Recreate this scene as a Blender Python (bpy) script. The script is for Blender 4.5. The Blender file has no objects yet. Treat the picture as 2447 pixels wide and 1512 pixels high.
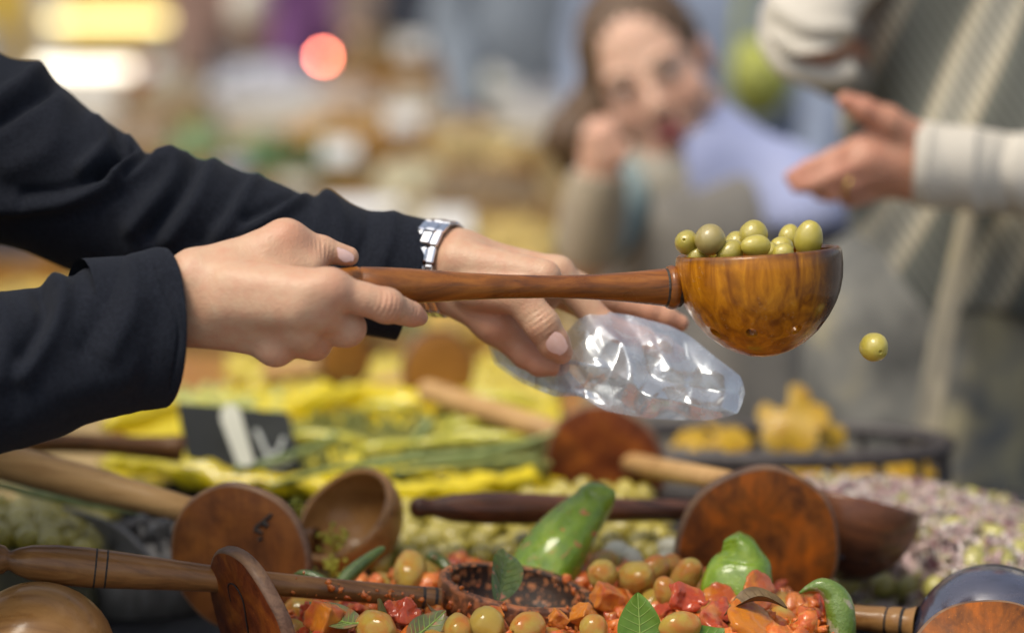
import bpy, math
import numpy as np
from mathutils import Vector, Matrix

scene = bpy.context.scene
COL = scene.collection
R_ = math.radians
rng = np.random.default_rng(7)

# ------------------------------------------------------------------ camera
CAM_Z, PITCH, FX = 1.4, R_(8.0), 6797.0
cam_d = bpy.data.cameras.new('camera')
cam = bpy.data.objects.new('camera', cam_d)
COL.objects.link(cam)
cam.location = (0, 0, CAM_Z)
cam.rotation_euler = (R_(90) - PITCH, 0, 0)
cam_d.lens = 100.0
cam_d.sensor_width = 36.0
cam_d.clip_start = 0.05
cam_d.clip_end = 400.0
cam_d.dof.use_dof = True
cam_d.dof.focus_distance = 2.108
cam_d.dof.aperture_fstop = 2.2
scene.camera = cam

# ------------------------------------------------------------------ world, sun, exposure
SUN_DIR = np.array([-0.36, -0.33, 0.87]); SUN_DIR = SUN_DIR / np.linalg.norm(SUN_DIR)
world = bpy.data.worlds.new('World')
scene.world = world
world.use_nodes = True
wn = world.node_tree
bg = wn.nodes['Background']
sky = wn.nodes.new('ShaderNodeTexSky')
sky.sky_type = 'NISHITA'
sky.sun_disc = False
sky.sun_elevation = math.asin(SUN_DIR[2])
sky.sun_rotation = math.atan2(SUN_DIR[0], SUN_DIR[1])
sky.dust_density = 3.0
hsv = wn.nodes.new('ShaderNodeHueSaturation')
hsv.inputs['Saturation'].default_value = 0.62
wn.links.new(sky.outputs['Color'], hsv.inputs['Color'])
wn.links.new(hsv.outputs['Color'], bg.inputs['Color'])
bg.inputs['Strength'].default_value = 0.088
sun_d = bpy.data.lights.new('sun', 'SUN')
sun_d.energy = 1.5
sun_d.angle = R_(22)
sun_d.color = (1.0, 0.90, 0.74)
sun = bpy.data.objects.new('sun', sun_d)
COL.objects.link(sun)
sun.location = (-3, -1, 6)
sun.rotation_euler = Vector(SUN_DIR).to_track_quat('Z', 'Y').to_euler()
vs = scene.view_settings
vs.view_transform = 'Standard'
vs.look = 'None'
vs.gamma = 1.0
vs.use_curve_mapping = False
vs.exposure = 0.90
scene.cycles.use_denoising = True
scene.cycles.max_bounces = 10
scene.cycles.transparent_max_bounces = 16
scene.cycles.sample_clamp_indirect = 6.0

# ------------------------------------------------------------------ geometry helpers
_cp, _sp = math.cos(PITCH), math.sin(PITCH)

def P(px, py, Y):
    """the place at distance Y in front of the camera that is seen at pixel (px, py) of the photograph (2447 wide)"""
    u = (px - 1223.5) / FX
    v = -(py - 756.0) / FX
    d = np.array([u, _cp + v * _sp, -_sp + v * _cp])
    return np.array([0, 0, CAM_Z]) + d * (Y / d[1])

def PZ(px, py, z):
    u = (px - 1223.5) / FX
    v = -(py - 756.0) / FX
    d = np.array([u, _cp + v * _sp, -_sp + v * _cp])
    return np.array([0, 0, CAM_Z]) + d * ((z - CAM_Z) / d[2])

def MPP(Y):
    return Y * 1.005 / FX

def nrm(v):
    v = np.asarray(v, float)
    return v / (np.linalg.norm(v) + 1e-12)

def _hash(ix, iy, iz, seed):
    n = (ix * 374761393 + iy * 668265263 + iz * 2147483647 + seed * 144665) & 0xffffffff
    n = ((n ^ (n >> 13)) * 1274126177) & 0xffffffff
    n = n ^ (n >> 16)
    return (n & 0xffff) / 65535.0

def vnoise(p, scale=1.0, seed=0):
    """value noise in -1..1 at points p (N,3)"""
    q = np.asarray(p, float) * scale + 1000.0
    i = np.floor(q).astype(np.int64)
    f = q - i
    f = f * f * (3 - 2 * f)
    r = 0
    for dx in (0, 1):
        for dy in (0, 1):
            for dz in (0, 1):
                w = (f[:, 0] if dx else 1 - f[:, 0]) * (f[:, 1] if dy else 1 - f[:, 1]) * (f[:, 2] if dz else 1 - f[:, 2])
                r = r + w * _hash(i[:, 0] + dx, i[:, 1] + dy, i[:, 2] + dz, seed)
    return r * 2 - 1

def fbm(p, scale, seed=0, octs=3):
    r, a = 0, 1.0
    for o in range(octs):
        r = r + a * vnoise(p, scale * 2 ** o, seed + o * 17)
        a *= 0.5
    return r / 1.75

MATW = {}          # root object -> matrix of its own frame

def make_mesh(name, V, F, mat=None, smooth=True):
    me = bpy.data.meshes.new(name)
    V = np.asarray(V, float)
    me.from_pydata(V.tolist(), [], F.tolist() if isinstance(F, np.ndarray) else [tuple(f) for f in F])
    me.update()
    if smooth:
        me.shade_smooth()
    if mat is not None:
        for m in (mat if isinstance(mat, (list, tuple)) else [mat]):
            me.materials.append(m)
    return me

def tag(o, label=None, cat=None, group=None, kind=None):
    if label: o['label'] = label
    if cat: o['category'] = cat
    if group: o['group'] = group
    if kind: o['kind'] = kind
    return o

def thing(name, label, cat, loc, group=None, mat4=None, kind=None):
    o = bpy.data.objects.new(name, None)
    o.empty_display_size = 0.02
    COL.objects.link(o)
    m = Matrix.Translation(Vector(loc)) if mat4 is None else mat4
    o.matrix_world = m
    MATW[o] = np.array(m)
    return tag(o, label, cat, group, kind)

def part(name, V, F, mat, parent, local=False, smooth=True, label=None, kind=None):
    """a mesh under its thing (or under a part of it); V in world coordinates unless local"""
    root = parent
    while root.parent is not None:
        root = root.parent
    V = np.asarray(V, float)
    if not local:
        mi = np.linalg.inv(MATW[root])
        V = V @ mi[:3, :3].T + mi[:3, 3]
    o = bpy.data.objects.new(name, make_mesh(name, V, F, mat, smooth))
    COL.objects.link(o)
    o.parent = parent
    if label: o['label'] = label
    if kind: o['kind'] = kind
    return o

def solo(name, V, F, mat, label, cat, group=None, kind=None, smooth=True, origin=None):
    """a thing (or stuff) that is one mesh"""
    V = np.asarray(V, float)
    if origin is None:
        origin = np.array([V[:, 0].mean(), V[:, 1].mean(), V[:, 2].min()])
    o = bpy.data.objects.new(name, make_mesh(name, V - origin, F, mat, smooth))
    o.location = origin
    COL.objects.link(o)
    MATW[o] = np.array(Matrix.Translation(Vector(origin)))
    return tag(o, label, cat, group, kind)

def struct(name, V, F, mat, smooth=False):
    return solo(name, V, F, mat, None, None, kind='structure', smooth=smooth)

def inst(name, me, loc, rot, scale, label, cat, group=None):
    o = bpy.data.objects.new(name, me)
    o.location = loc
    o.rotation_euler = rot
    o.scale = scale if hasattr(scale, '__len__') else (scale,) * 3
    COL.objects.link(o)
    return tag(o, label, cat, group)

def box(lo, hi):
    x0, y0, z0 = lo; x1, y1, z1 = hi
    V = np.array([[x0, y0, z0], [x1, y0, z0], [x1, y1, z0], [x0, y1, z0], [x0, y0, z1], [x1, y0, z1], [x1, y1, z1], [x0, y1, z1]])
    F = [(3, 2, 1, 0), (4, 5, 6, 7), (0, 1, 5, 4), (1, 2, 6, 5), (2, 3, 7, 6), (3, 0, 4, 7)]
    return V, F

def cbox(lo, hi, b=0.003):
    """box with chamfered edges"""
    lo = np.array(lo, float); hi = np.array(hi, float)
    c = (lo + hi) / 2; h = (hi - lo) / 2
    b = min(b, h.min() * 0.6)
    V = []; idx = {}
    for sx in (-1, 1):
        for sy in (-1, 1):
            for sz in (-1, 1):
                for ax in range(3):
                    p = np.array([sx * h[0], sy * h[1], sz * h[2]])
                    for k in range(3):
                        if k != ax:
                            p[k] -= np.sign(p[k]) * b
                    idx[(sx, sy, sz, ax)] = len(V); V.append(c + p)
    F = []
    for ax in range(3):
        o1, o2 = [(1, 2), (2, 0), (0, 1)][ax]
        for s in (-1, 1):
            q = []
            for a, bb in ((-1, -1), (1, -1), (1, 1), (-1, 1)):
                k = [0, 0, 0]; k[ax] = s; k[o1] = a; k[o2] = bb
                q.append(idx[(*k, ax)])
            F.append(q if s > 0 else q[::-1])
        for s1 in (-1, 1):
            for s2 in (-1, 1):
                q = []
                for a, axx in ((-1, o1), (1, o1), (1, o2), (-1, o2)):
                    k = [0, 0, 0]; k[ax] = a; k[o1] = s1; k[o2] = s2
                    q.append(idx[(*k, axx)])
                F.append(q if s1 * s2 > 0 else q[::-1])
    for sx in (-1, 1):
        for sy in (-1, 1):
            for sz in (-1, 1):
                q = [idx[(sx, sy, sz, a)] for a in range(3)]
                F.append(q if sx * sy * sz > 0 else q[::-1])
    return np.array(V), F

def merge(list_vf):
    V = []; F = []; n = 0
    for v, f in list_vf:
        V.append(np.asarray(v, float))
        F += [tuple(int(i) + n for i in q) for q in f]
        n += len(v)
    return np.concatenate(V), F

def gridfaces(nu, nv, wrap_v=False, wrap_u=False):
    F = []
    for i in range(nu if wrap_u else nu - 1):
        for j in range(nv if wrap_v else nv - 1):
            a = i * nv + j; b = i * nv + (j + 1) % nv
            c = ((i + 1) % nu) * nv + (j + 1) % nv; d = ((i + 1) % nu) * nv + j
            F.append((a, b, c, d))
    return F

def lathe(prof, seg=32):
    """rings about Z from a list of (r, z)"""
    th = np.linspace(0, 2 * np.pi, seg, endpoint=False)
    V = np.concatenate([np.stack([r * np.cos(th), r * np.sin(th), np.full(seg, z)], 1) for r, z in prof])
    return V, gridfaces(len(prof), seg, wrap_v=True)

def frame_from(z, hint=(0, 0, 1)):
    z = nrm(z)
    h = np.asarray(hint, float)
    if abs(np.dot(nrm(h), z)) > 0.97:
        h = np.array([1.0, 0, 0])
    x = nrm(np.cross(h, z)); y = np.cross(z, x)
    return np.stack([x, y, z], 1)

def lathe_between(A, B, prof, seg=32):
    """prof: list of (t along A..B, r)"""
    A = np.asarray(A, float); B = np.asarray(B, float)
    L = np.linalg.norm(B - A)
    V, F = lathe([(r, t * L) for t, r in prof], seg)
    M = frame_from(B - A)
    return V @ M.T + A, F

def crom(K, n):
    """Catmull-Rom through rows of K, n samples"""
    K = np.asarray(K, float)
    m = len(K)
    Kp = np.concatenate([[2 * K[0] - K[1]], K, [2 * K[-1] - K[-2]]])
    t = np.linspace(0, m - 1 - 1e-6, n)
    i = t.astype(int); f = (t - i).reshape(-1, *([1] * (K.ndim - 1)))
    p0, p1, p2, p3 = Kp[i], Kp[i + 1], Kp[i + 2], Kp[i + 3]
    return 0.5 * ((2 * p1) + (-p0 + p2) * f + (2 * p0 - 5 * p1 + 4 * p2 - p3) * f ** 2 + (-p0 + 3 * p1 - 3 * p2 + p3) * f ** 3)

def tube(pts, radii, seg=16, n=None, cap=True, squash=None, lobes=None):
    """tube along a smooth path; lobes(theta, u) multiplies the radius"""
    pts = np.asarray(pts, float); radii = np.asarray(radii, float)
    n = n or max(8, 4 * len(pts))
    c = crom(pts, n); r = crom(radii.reshape(-1, 1), n)[:, 0]
    r = np.maximum(r, 1e-5)
    t = np.gradient(c, axis=0); t /= np.linalg.norm(t, axis=1, keepdims=True) + 1e-12
    x = nrm(np.cross(t[0], [0.13, 0.2, 0.97]) if abs(t[0][2]) < 0.9 else np.cross(t[0], [1, 0.1, 0]))
    V = []
    th = np.linspace(0, 2 * np.pi, seg, endpoint=False)
    for i in range(n):
        x = nrm(x - t[i] * np.dot(x, t[i])); y = np.cross(t[i], x)
        k = lobes(th, i / (n - 1)) if lobes is not None else 1.0
        sq = squash if squash is not None else 1.0
        V.append(c[i] + (r[i] * k * np.cos(th))[:, None] * x + (r[i] * k * sq * np.sin(th))[:, None] * y)
    V = np.concatenate(V); F = gridfaces(n, seg, wrap_v=True)
    if cap:
        V = np.concatenate([V, [c[0], c[-1]]])
        a, b = n * seg, n * seg + 1
        F = list(F)
        for j in range(seg):
            F.append((a, (j + 1) % seg, j)); F.append((b, (n - 1) * seg + j, (n - 1) * seg + (j + 1) % seg))
    return V, [tuple(reversed(f)) for f in F]

def ico(sub=2):
    import bmesh
    bm = bmesh.new()
    bmesh.ops.create_icosphere(bm, subdivisions=sub, radius=1.0)
    V = np.array([v.co[:] for v in bm.verts]); F = [tuple(v.index for v in f.verts) for f in bm.faces]
    bm.free()
    return V, F

def scatter_mesh(V, F, locs, scales, seed=0, squash=None):
    """one mesh of many turned copies of (V,F)"""
    g = np.random.default_rng(seed)
    n = len(locs); V = np.asarray(V, float)
    q = g.normal(size=(n, 4)); q /= np.linalg.norm(q, axis=1, keepdims=True)
    w, x, y, z = q.T
    Rm = np.stack([1 - 2 * (y * y + z * z), 2 * (x * y - z * w), 2 * (x * z + y * w), 2 * (x * y + z * w), 1 - 2 * (x * x + z * z), 2 * (y * z - x * w),
                   2 * (x * z - y * w), 2 * (y * z + x * w), 1 - 2 * (x * x + y * y)], 1).reshape(n, 3, 3)
    out = np.einsum('nij,kj->nki', Rm, V) * np.asarray(scales).reshape(n, 1, 1) + np.asarray(locs)[:, None, :]
    Fo = []
    for k in range(n):
        o = k * len(V)
        Fo += [tuple(i + o for i in f) for f in F]
    return out.reshape(-1, 3), Fo

def poisson(n, inside, lo, hi, dmin, seed=0, tries=30000):
    g = np.random.default_rng(seed); pts = []
    for _ in range(tries):
        p = lo + (np.asarray(hi) - lo) * g.random(2)
        if not inside(p): continue
        if pts and np.min(np.sum((np.array(pts) - p) ** 2, 1)) < dmin * dmin: continue
        pts.append(p)
        if len(pts) >= n: break
    return np.array(pts)

# ---- implicit surfaces
def smin(a, b, k):
    h = np.clip(0.5 + 0.5 * (b - a) / k, 0, 1)
    return b * (1 - h) + a * h - k * h * (1 - h)

def smax(a, b, k):
    return -smin(-a, -b, k)

def cap(p, a, b, ra, rb):
    a = np.asarray(a, np.float32); b = np.asarray(b, np.float32)
    ba = b - a; l2 = float(ba @ ba) + 1e-12
    pa = p - a
    t = np.clip((pa @ ba) / l2, 0, 1)
    d = pa - t[:, None] * ba
    return np.sqrt(np.einsum('ij,ij->i', d, d)) - (ra + (rb - ra) * t)

def ell(p, c, r):
    r = np.asarray(r, np.float32)
    q = (p - np.asarray(c, np.float32))
    k0 = np.linalg.norm(q / r, axis=1); k1 = np.linalg.norm(q / (r * r), axis=1)
    return k0 * (k0 - 1.0) / (k1 + 1e-9)

def surfnet(fn, lo, hi, h):
    lo = np.asarray(lo, np.float32); hi = np.asarray(hi, np.float32)
    n = np.ceil((hi - lo) / h).astype(int) + 1
    ax = [lo[k] + h * np.arange(n[k], dtype=np.float32) for k in range(3)]
    G = np.empty(tuple(n), np.float32)
    yz = np.stack(np.meshgrid(ax[1], ax[2], indexing='ij'), -1).reshape(-1, 2)
    st = max(1, int(250000 // len(yz)))
    for i in range(0, n[0], st):
        xs = ax[0][i:i + st]
        p = np.empty((len(xs), len(yz), 3), np.float32)
        p[:, :, 0] = xs[:, None]; p[:, :, 1:] = yz[None]
        G[i:i + st] = fn(p.reshape(-1, 3)).reshape(len(xs), n[1], n[2])
    S = G < 0
    m = n - 1
    cnt = np.zeros(tuple(m), np.int16); acc = np.zeros(tuple(m) + (3,), np.float32)
    sl = lambda o, k: slice(o, o + m[k])
    corner = [(0, 0, 0), (1, 0, 0), (0, 1, 0), (1, 1, 0), (0, 0, 1), (1, 0, 1), (0, 1, 1), (1, 1, 1)]
    tot = sum(S[sl(c[0], 0), sl(c[1], 1), sl(c[2], 2)].astype(np.int8) for c in corner)
    mix = (tot > 0) & (tot < 8)
    ii = np.argwhere(mix)
    accp = np.zeros((len(ii), 3), np.float32); c_ = np.zeros(len(ii), np.float32)
    for a in range(8):
        for k in range(3):
            ca = corner[a]
            if ca[k] == 1: continue
            cb = list(ca); cb[k] = 1
            ga = G[ii[:, 0] + ca[0], ii[:, 1] + ca[1], ii[:, 2] + ca[2]]; gb = G[ii[:, 0] + cb[0], ii[:, 1] + cb[1], ii[:, 2] + cb[2]]
            x = (ga < 0) != (gb < 0)
            t = np.where(x, ga / np.where(x, ga - gb, 1), 0)
            pt = np.tile(np.array(ca, np.float32), (len(ii), 1)); pt[:, k] = t
            accp += pt * x[:, None]; c_ += x
    V = lo + (ii + accp / c_[:, None]) * h
    idx = np.full(tuple(m), -1, np.int64); idx[mix] = np.arange(len(ii))
    F = []
    for k in range(3):
        o1, o2 = [(1, 2), (2, 0), (0, 1)][k]
        s0 = [slice(0, n[q]) for q in range(3)]
        A = [slice(None)] * 3; B = [slice(None)] * 3
        A[k] = slice(0, n[k] - 1); B[k] = slice(1, n[k])
        for q in (o1, o2):
            A[q] = slice(1, n[q] - 1); B[q] = slice(1, n[q] - 1)
        sa, sb = S[tuple(A)], S[tuple(B)]
        e = np.argwhere(sa != sb)
        if len(e) == 0: continue
        fl = sa[tuple(e.T)]
        base = e.copy(); base[:, o1] += 1; base[:, o2] += 1
        def cell(d1, d2):
            c = base.copy(); c[:, o1] += d1; c[:, o2] += d2
            return idx[tuple(c.T)]
        q = np.stack([cell(-1, -1), cell(0, -1), cell(0, 0), cell(-1, 0)], 1)
        q[~fl] = q[~fl][:, ::-1]
        F.append(q)
    F = np.concatenate(F)
    # two Newton steps on to the surface
    e = h * 0.4
    for _ in range(2):
        d = fn(V)
        g = np.stack([fn(V + np.array(o, np.float32) * e) - fn(V - np.array(o, np.float32) * e) for o in ((1, 0, 0), (0, 1, 0), (0, 0, 1))], 1) / (2 * e)
        gl = np.maximum(np.einsum('ij,ij->i', g, g), 0.2)
        V = V - np.clip(d / gl, -h, h)[:, None] * g
    return V.astype(float), F

# ------------------------------------------------------------------ materials
def srgb(r, g, b):
    f = lambda c: (c / 255 / 12.92) if c / 255 <= 0.04045 else ((c / 255 + 0.055) / 1.055) ** 2.4
    return (f(r), f(g), f(b))

class NT:
    def __init__(self, name):
        self.m = bpy.data.materials.new(name); self.m.use_nodes = True
        self.t = self.m.node_tree; self.b = self.t.nodes['Principled BSDF']; self.o = self.t.nodes['Material Output']
        self.tc = self.t.nodes.new('ShaderNodeTexCoord')
    def n(self, kind): return self.t.nodes.new(kind)
    def l(self, a, b): self.t.links.new(a, b)
    def vec(self, scale=(1, 1, 1), coord='Object', rot=(0, 0, 0)):
        mp = self.n('ShaderNodeMapping'); mp.inputs['Scale'].default_value = scale; mp.inputs['Rotation'].default_value = rot
        self.l(self.tc.outputs[coord], mp.inputs['Vector'])
        return mp.outputs[0]
    def noise(self, scale, detail=4, rough=0.55, vec=None, dist=0.0):
        x = self.n('ShaderNodeTexNoise'); x.inputs['Scale'].default_value = scale; x.inputs['Detail'].default_value = detail
        x.inputs['Roughness'].default_value = rough; x.inputs['Distortion'].default_value = dist
        self.l(vec if vec is not None else self.tc.outputs['Object'], x.inputs['Vector'])
        return x.outputs['Fac']
    def voro(self, scale, vec=None, out='Distance'):
        x = self.n('ShaderNodeTexVoronoi'); x.inputs['Scale'].default_value = scale
        self.l(vec if vec is not None else self.tc.outputs['Object'], x.inputs['Vector'])
        return x.outputs[out]
    def ramp(self, fac, stops):
        x = self.n('ShaderNodeValToRGB'); e = x.color_ramp.elements
        while len(e) < len(stops): e.new(0.5)
        for k, (p, c) in enumerate(stops):
            e[k].position = p; e[k].color = (*c, 1) if hasattr(c, '__len__') else (c, c, c, 1)
        self.l(fac, x.inputs[0])
        return x.outputs[0]
    def mix(self, fac, a, b, mode='MIX'):
        x = self.n('ShaderNodeMix'); x.data_type = 'RGBA'; x.blend_type = mode
        for s, v in ((x.inputs[0], fac), (x.inputs[6], a), (x.inputs[7], b)):
            if hasattr(v, 'is_linked'): self.l(v, s)
            elif hasattr(v, '__len__'): s.default_value = (*v, 1)
            else: s.default_value = v
        return x.outputs[2]
    def bump(self, h, strength=0.3, dist=0.002):
        x = self.n('ShaderNodeBump'); x.inputs['Strength'].default_value = strength; x.inputs['Distance'].default_value = dist
        self.l(h, x.inputs['Height']); self.l(x.outputs[0], self.b.inputs['Normal'])
        return x
    def set(self, **k):
        names = dict(base='Base Color', rough='Roughness', metal='Metallic', coat='Coat Weight', coatr='Coat Roughness', sss='Subsurface Weight',
                     sheen='Sheen Weight', spec='Specular IOR Level', alpha='Alpha', trans='Transmission Weight', ior='IOR', emis='Emission Color', emiss='Emission Strength')
        for a, v in k.items():
            s = self.b.inputs[names[a]]
            if hasattr(v, 'is_linked'): self.l(v, s)
            elif hasattr(v, '__len__'): s.default_value = (*v, 1)
            else: s.default_value = v
        return self

def wood(name, dark, mid, light, rough=0.4, coat=0.25, blotch=0.55, gr=1.0, wet=0.0, specks=0.0, axis=0):
    t = NT(name)
    sc = [22, 22, 22]; sc[axis] = 2.2
    grain = t.noise(6 * gr, 6, 0.6, t.vec(sc), 0.6)
    c = t.ramp(grain, [(0.28, dark), (0.5, mid), (0.75, light)])
    bl = t.ramp(t.noise(26, 5, 0.6, t.vec((0.7, 1.2, 1)), 0.4), [(0.44, 0.0), (0.68, 1.0)])
    c = t.mix(t.mix(blotch, (0, 0, 0), bl), c, tuple(x * 0.8 for x in dark))
    c = t.mix(t.ramp(t.noise(11, 3, 0.5), [(0.4, 0.0), (0.7, 0.55)]), c, light)
    t.set(base=c, coat=coat, coatr=0.15, spec=0.25)
    rr = t.noise(45, 3)
    t.set(rough=t.ramp(rr, [(0.3, rough - 0.12), (0.7, rough + 0.15)]))
    h = t.mix(0.5, grain, t.noise(260, 3, 0.7))
    if specks: h = t.mix(specks, h, t.ramp(t.noise(420, 4, 0.7), [(0.5, 0.0), (0.62, 1.0)]))
    t.bump(h, 0.35, 0.0012)
    return t.m

def blotchy(name, dark, mid, light, rough=0.5, coat=0.06, sc=34):
    """old oiled wood without a strong figure: mottled stains over a faint grain"""
    t = NT(name)
    g = t.noise(5, 5, 0.6, t.vec((26, 3, 26)), 0.4)
    b = t.noise(sc, 5, 0.62, None, 0.5); b2 = t.noise(sc * 0.45, 3, 0.5, None, 0.8)
    c = t.ramp(b, [(0.30, dark), (0.47, mid), (0.66, light)])
    c = t.mix(t.ramp(b2, [(0.52, 0.0), (0.66, 0.75)]), c, dark)
    c = t.mix(t.ramp(b2, [(0.30, 0.65), (0.42, 0.0)]), c, light)
    c = t.mix(t.ramp(g, [(0.40, 0.28), (0.6, 0.0)]), c, dark)
    c = t.mix(t.ramp(t.noise(420, 2, 0.5), [(0.66, 0.0), (0.72, 0.35)]), c, tuple(min(0.6, 1.7 * x) for x in light))
    t.set(base=c, coat=coat, coatr=0.2, spec=0.2, rough=t.ramp(t.noise(60, 3), [(0.3, rough - 0.1), (0.7, rough + 0.15)]))
    t.bump(t.mix(0.5, g, t.noise(240, 4, 0.7)), 0.4, 0.0012)
    return t.m

def simple(name, cols, scale=20, rough=0.5, bump=0.0, bscale=80, bdist=0.002, coat=0, sss=0, sheen=0, metal=0, stretch=(1, 1, 1), detail=4, ior=None):
    t = NT(name)
    if len(cols) == 1: t.set(base=cols[0])
    else:
        n = len(cols)
        t.set(base=t.ramp(t.noise(scale, detail, 0.6, t.vec(stretch)), [(0.34 + 0.32 * k / (n - 1), c) for k, c in enumerate(cols)]))
    t.set(rough=rough, coat=coat, metal=metal, sheen=sheen)
    if sss:
        t.set(sss=sss); t.b.inputs['Subsurface Radius'].default_value = (0.010, 0.006, 0.002); t.b.inputs['Subsurface Scale'].default_value = 0.4
    if bump: t.bump(t.noise(bscale, 4, 0.6, t.vec(stretch)), bump, bdist)
    return t.m
# ------------------------------------------------------------------ named materials
M_LADLE_OLD = (lambda *a, **k: None)('oiled_orange_wood', (0.035, 0.010, 0.004), (0.235, 0.072, 0.010), (0.42, 0.150, 0.016), rough=0.34, coat=0.45, blotch=0.75, gr=0.8, specks=0.30, axis=2)
def ladle_mat():
    t = NT('oiled_orange_wood')
    g = t.noise(7, 6, 0.6, t.vec((14, 14, 2.0), rot=(0.25, 0.2, 0)), 1.2)
    c = t.ramp(g, [(0.28, (0.14, 0.036, 0.003)), (0.46, (0.36, 0.125, 0.004)), (0.62, (0.52, 0.20, 0.006)), (0.78, (0.60, 0.27, 0.012))])
    st = t.noise(34, 5, 0.62, None, 0.7)
    c = t.mix(t.ramp(st, [(0.50, 0.0), (0.70, 0.55)]), c, (0.12, 0.034, 0.005))
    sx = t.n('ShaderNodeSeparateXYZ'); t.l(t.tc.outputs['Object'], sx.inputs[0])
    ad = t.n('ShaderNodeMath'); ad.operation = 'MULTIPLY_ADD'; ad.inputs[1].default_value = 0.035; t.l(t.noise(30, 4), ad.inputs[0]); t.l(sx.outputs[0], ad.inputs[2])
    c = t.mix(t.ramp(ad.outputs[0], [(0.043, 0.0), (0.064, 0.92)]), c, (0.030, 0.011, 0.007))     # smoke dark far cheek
    ad2 = t.n('ShaderNodeMath'); ad2.operation = 'MULTIPLY_ADD'; ad2.inputs[1].default_value = 0.012; t.l(t.noise(38, 3), ad2.inputs[0]); t.l(sx.outputs[2], ad2.inputs[2])
    c = t.mix(t.ramp(ad2.outputs[0], [(0.0005, 0.0), (0.0055, 0.75)]), c, (0.05, 0.018, 0.010))      # dark rim
    sp = t.ramp(t.noise(330, 4, 0.75), [(0.60, 0.0), (0.66, 1.0)]); mk = t.ramp(t.noise(26, 3), [(0.48, 0.0), (0.60, 1.0)])
    dr = t.mix(mk, (0, 0, 0), sp)
    c = t.mix(t.mix(0.45, (0, 0, 0), dr), c, (0.62, 0.42, 0.20))
    t.set(base=c, coat=0.5, coatr=0.12, spec=0.25, rough=t.ramp(t.noise(60, 3), [(0.3, 0.24), (0.7, 0.42)]))
    t.bump(t.mix(0.65, t.mix(0.4, g, t.noise(200, 3, 0.7)), dr), 0.55, 0.0014)
    return t.m
M_LADLE = ladle_mat()
M_HANDLE = wood('handled_brown_wood', (0.040, 0.014, 0.006), (0.20, 0.062, 0.010), (0.34, 0.125, 0.018), rough=0.34, coat=0.35, blotch=0.5)
M_DARKWOOD = wood('dark_stained_wood', (0.022, 0.010, 0.007), (0.085, 0.032, 0.017), (0.19, 0.066, 0.024), rough=0.40, coat=0.4, blotch=0.6)
M_BROWNWOOD = wood('worn_brown_wood', (0.034, 0.013, 0.006), (0.165, 0.067, 0.018), (0.30, 0.135, 0.036), rough=0.45, coat=0.15, blotch=0.35)
M_PALEWOOD = wood('pale_beech_wood', (0.26, 0.13, 0.045), (0.46, 0.27, 0.105), (0.56, 0.35, 0.15), rough=0.5, coat=0.05, blotch=0.15)
M_REDWOOD = blotchy('red_stained_wood', (0.045, 0.010, 0.004), (0.150, 0.034, 0.008), (0.29, 0.085, 0.010))
M_SCORCHED = blotchy('mottled_brown_wood', (0.040, 0.014, 0.006), (0.135, 0.046, 0.012), (0.20, 0.072, 0.014), sc=22)
M_ORANGEWOOD = blotchy('orange_stained_wood', (0.035, 0.012, 0.005), (0.210, 0.062, 0.008), (0.42, 0.105, 0.006))
M_TANWOOD = wood('tan_wood', (0.20, 0.085, 0.02), (0.34, 0.15, 0.035), (0.42, 0.20, 0.05), rough=0.5, coat=0.1, blotch=0.2)
M_EDGE = wood('worn_wood_edge', (0.05, 0.026, 0.018), (0.15, 0.088, 0.060), (0.26, 0.15, 0.075), rough=0.5, coat=0.05, blotch=0.4)
M_GROOVE = simple('groove_dirt', [(0.012, 0.009, 0.008), (0.06, 0.045, 0.03)], scale=300, rough=0.6, bump=0.6, bscale=500)
M_BURN = simple('burn_mark_black', [(0.012, 0.009, 0.008)], rough=0.7)

def olive_mat(name, a, b, c):
    t = NT(name)
    info = t.n('ShaderNodeObjectInfo')
    col = t.ramp(t.noise(70, 3, 0.5, None, 0.3), [(0.3, a), (0.5, b), (0.72, c)])
    col = t.mix(t.ramp(info.outputs['Random'], [(0.0, 0.0), (1.0, 0.45)]), col, tuple(0.72 * x for x in a))
    sp = t.ramp(t.noise(900, 2, 0.5), [(0.62, 0.0), (0.7, 0.35)])
    col = t.mix(sp, col, tuple(1.4 * x for x in c))
    t.set(base=col, rough=0.28, coat=0.9, sss=0.12)
    t.b.inputs['Coat Roughness'].default_value = 0.22
    t.b.inputs['Subsurface Radius'].default_value = (0.006, 0.005, 0.001); t.b.inputs['Subsurface Scale'].default_value = 0.4
    t.bump(t.mix(0.5, t.noise(190, 3, 0.6), t.noise(75, 2)), 0.3, 0.0018)
    return t.m

M_OLIVE = olive_mat('green_olive_skin', (0.31, 0.245, 0.018), (0.50, 0.41, 0.045), (0.62, 0.54, 0.14))
M_OLIVE2 = olive_mat('brown_olive_skin', (0.24, 0.18, 0.055), (0.37, 0.29, 0.085), (0.48, 0.40, 0.14))

def olive_mesh(name, mat, elong=1.22, seg=28, rings=18, hole=True, seed=0, lump=0.03):
    u = np.linspace(0, np.pi, rings)
    prof = []
    for k, a in enumerate(u):
        r = math.sin(a); z = -math.cos(a) * elong
        r *= 1 + 0.05 * math.cos(a)                 # a little egg shaped
        prof.append((max(r, 1e-4), z))
    if hole:                                        # the scar the stone or the stalk left at the tip
        prof = prof[:-1] + [(0.14, elong * 0.985), (0.085, elong * 0.93), (0.05, elong * 0.84), (1e-4, elong * 0.82)]
    V, F = lathe(prof, seg)
    V += lump * fbm(V, 1.3, seed)[:, None] * V
    return make_mesh(name, V, F, mat)

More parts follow.
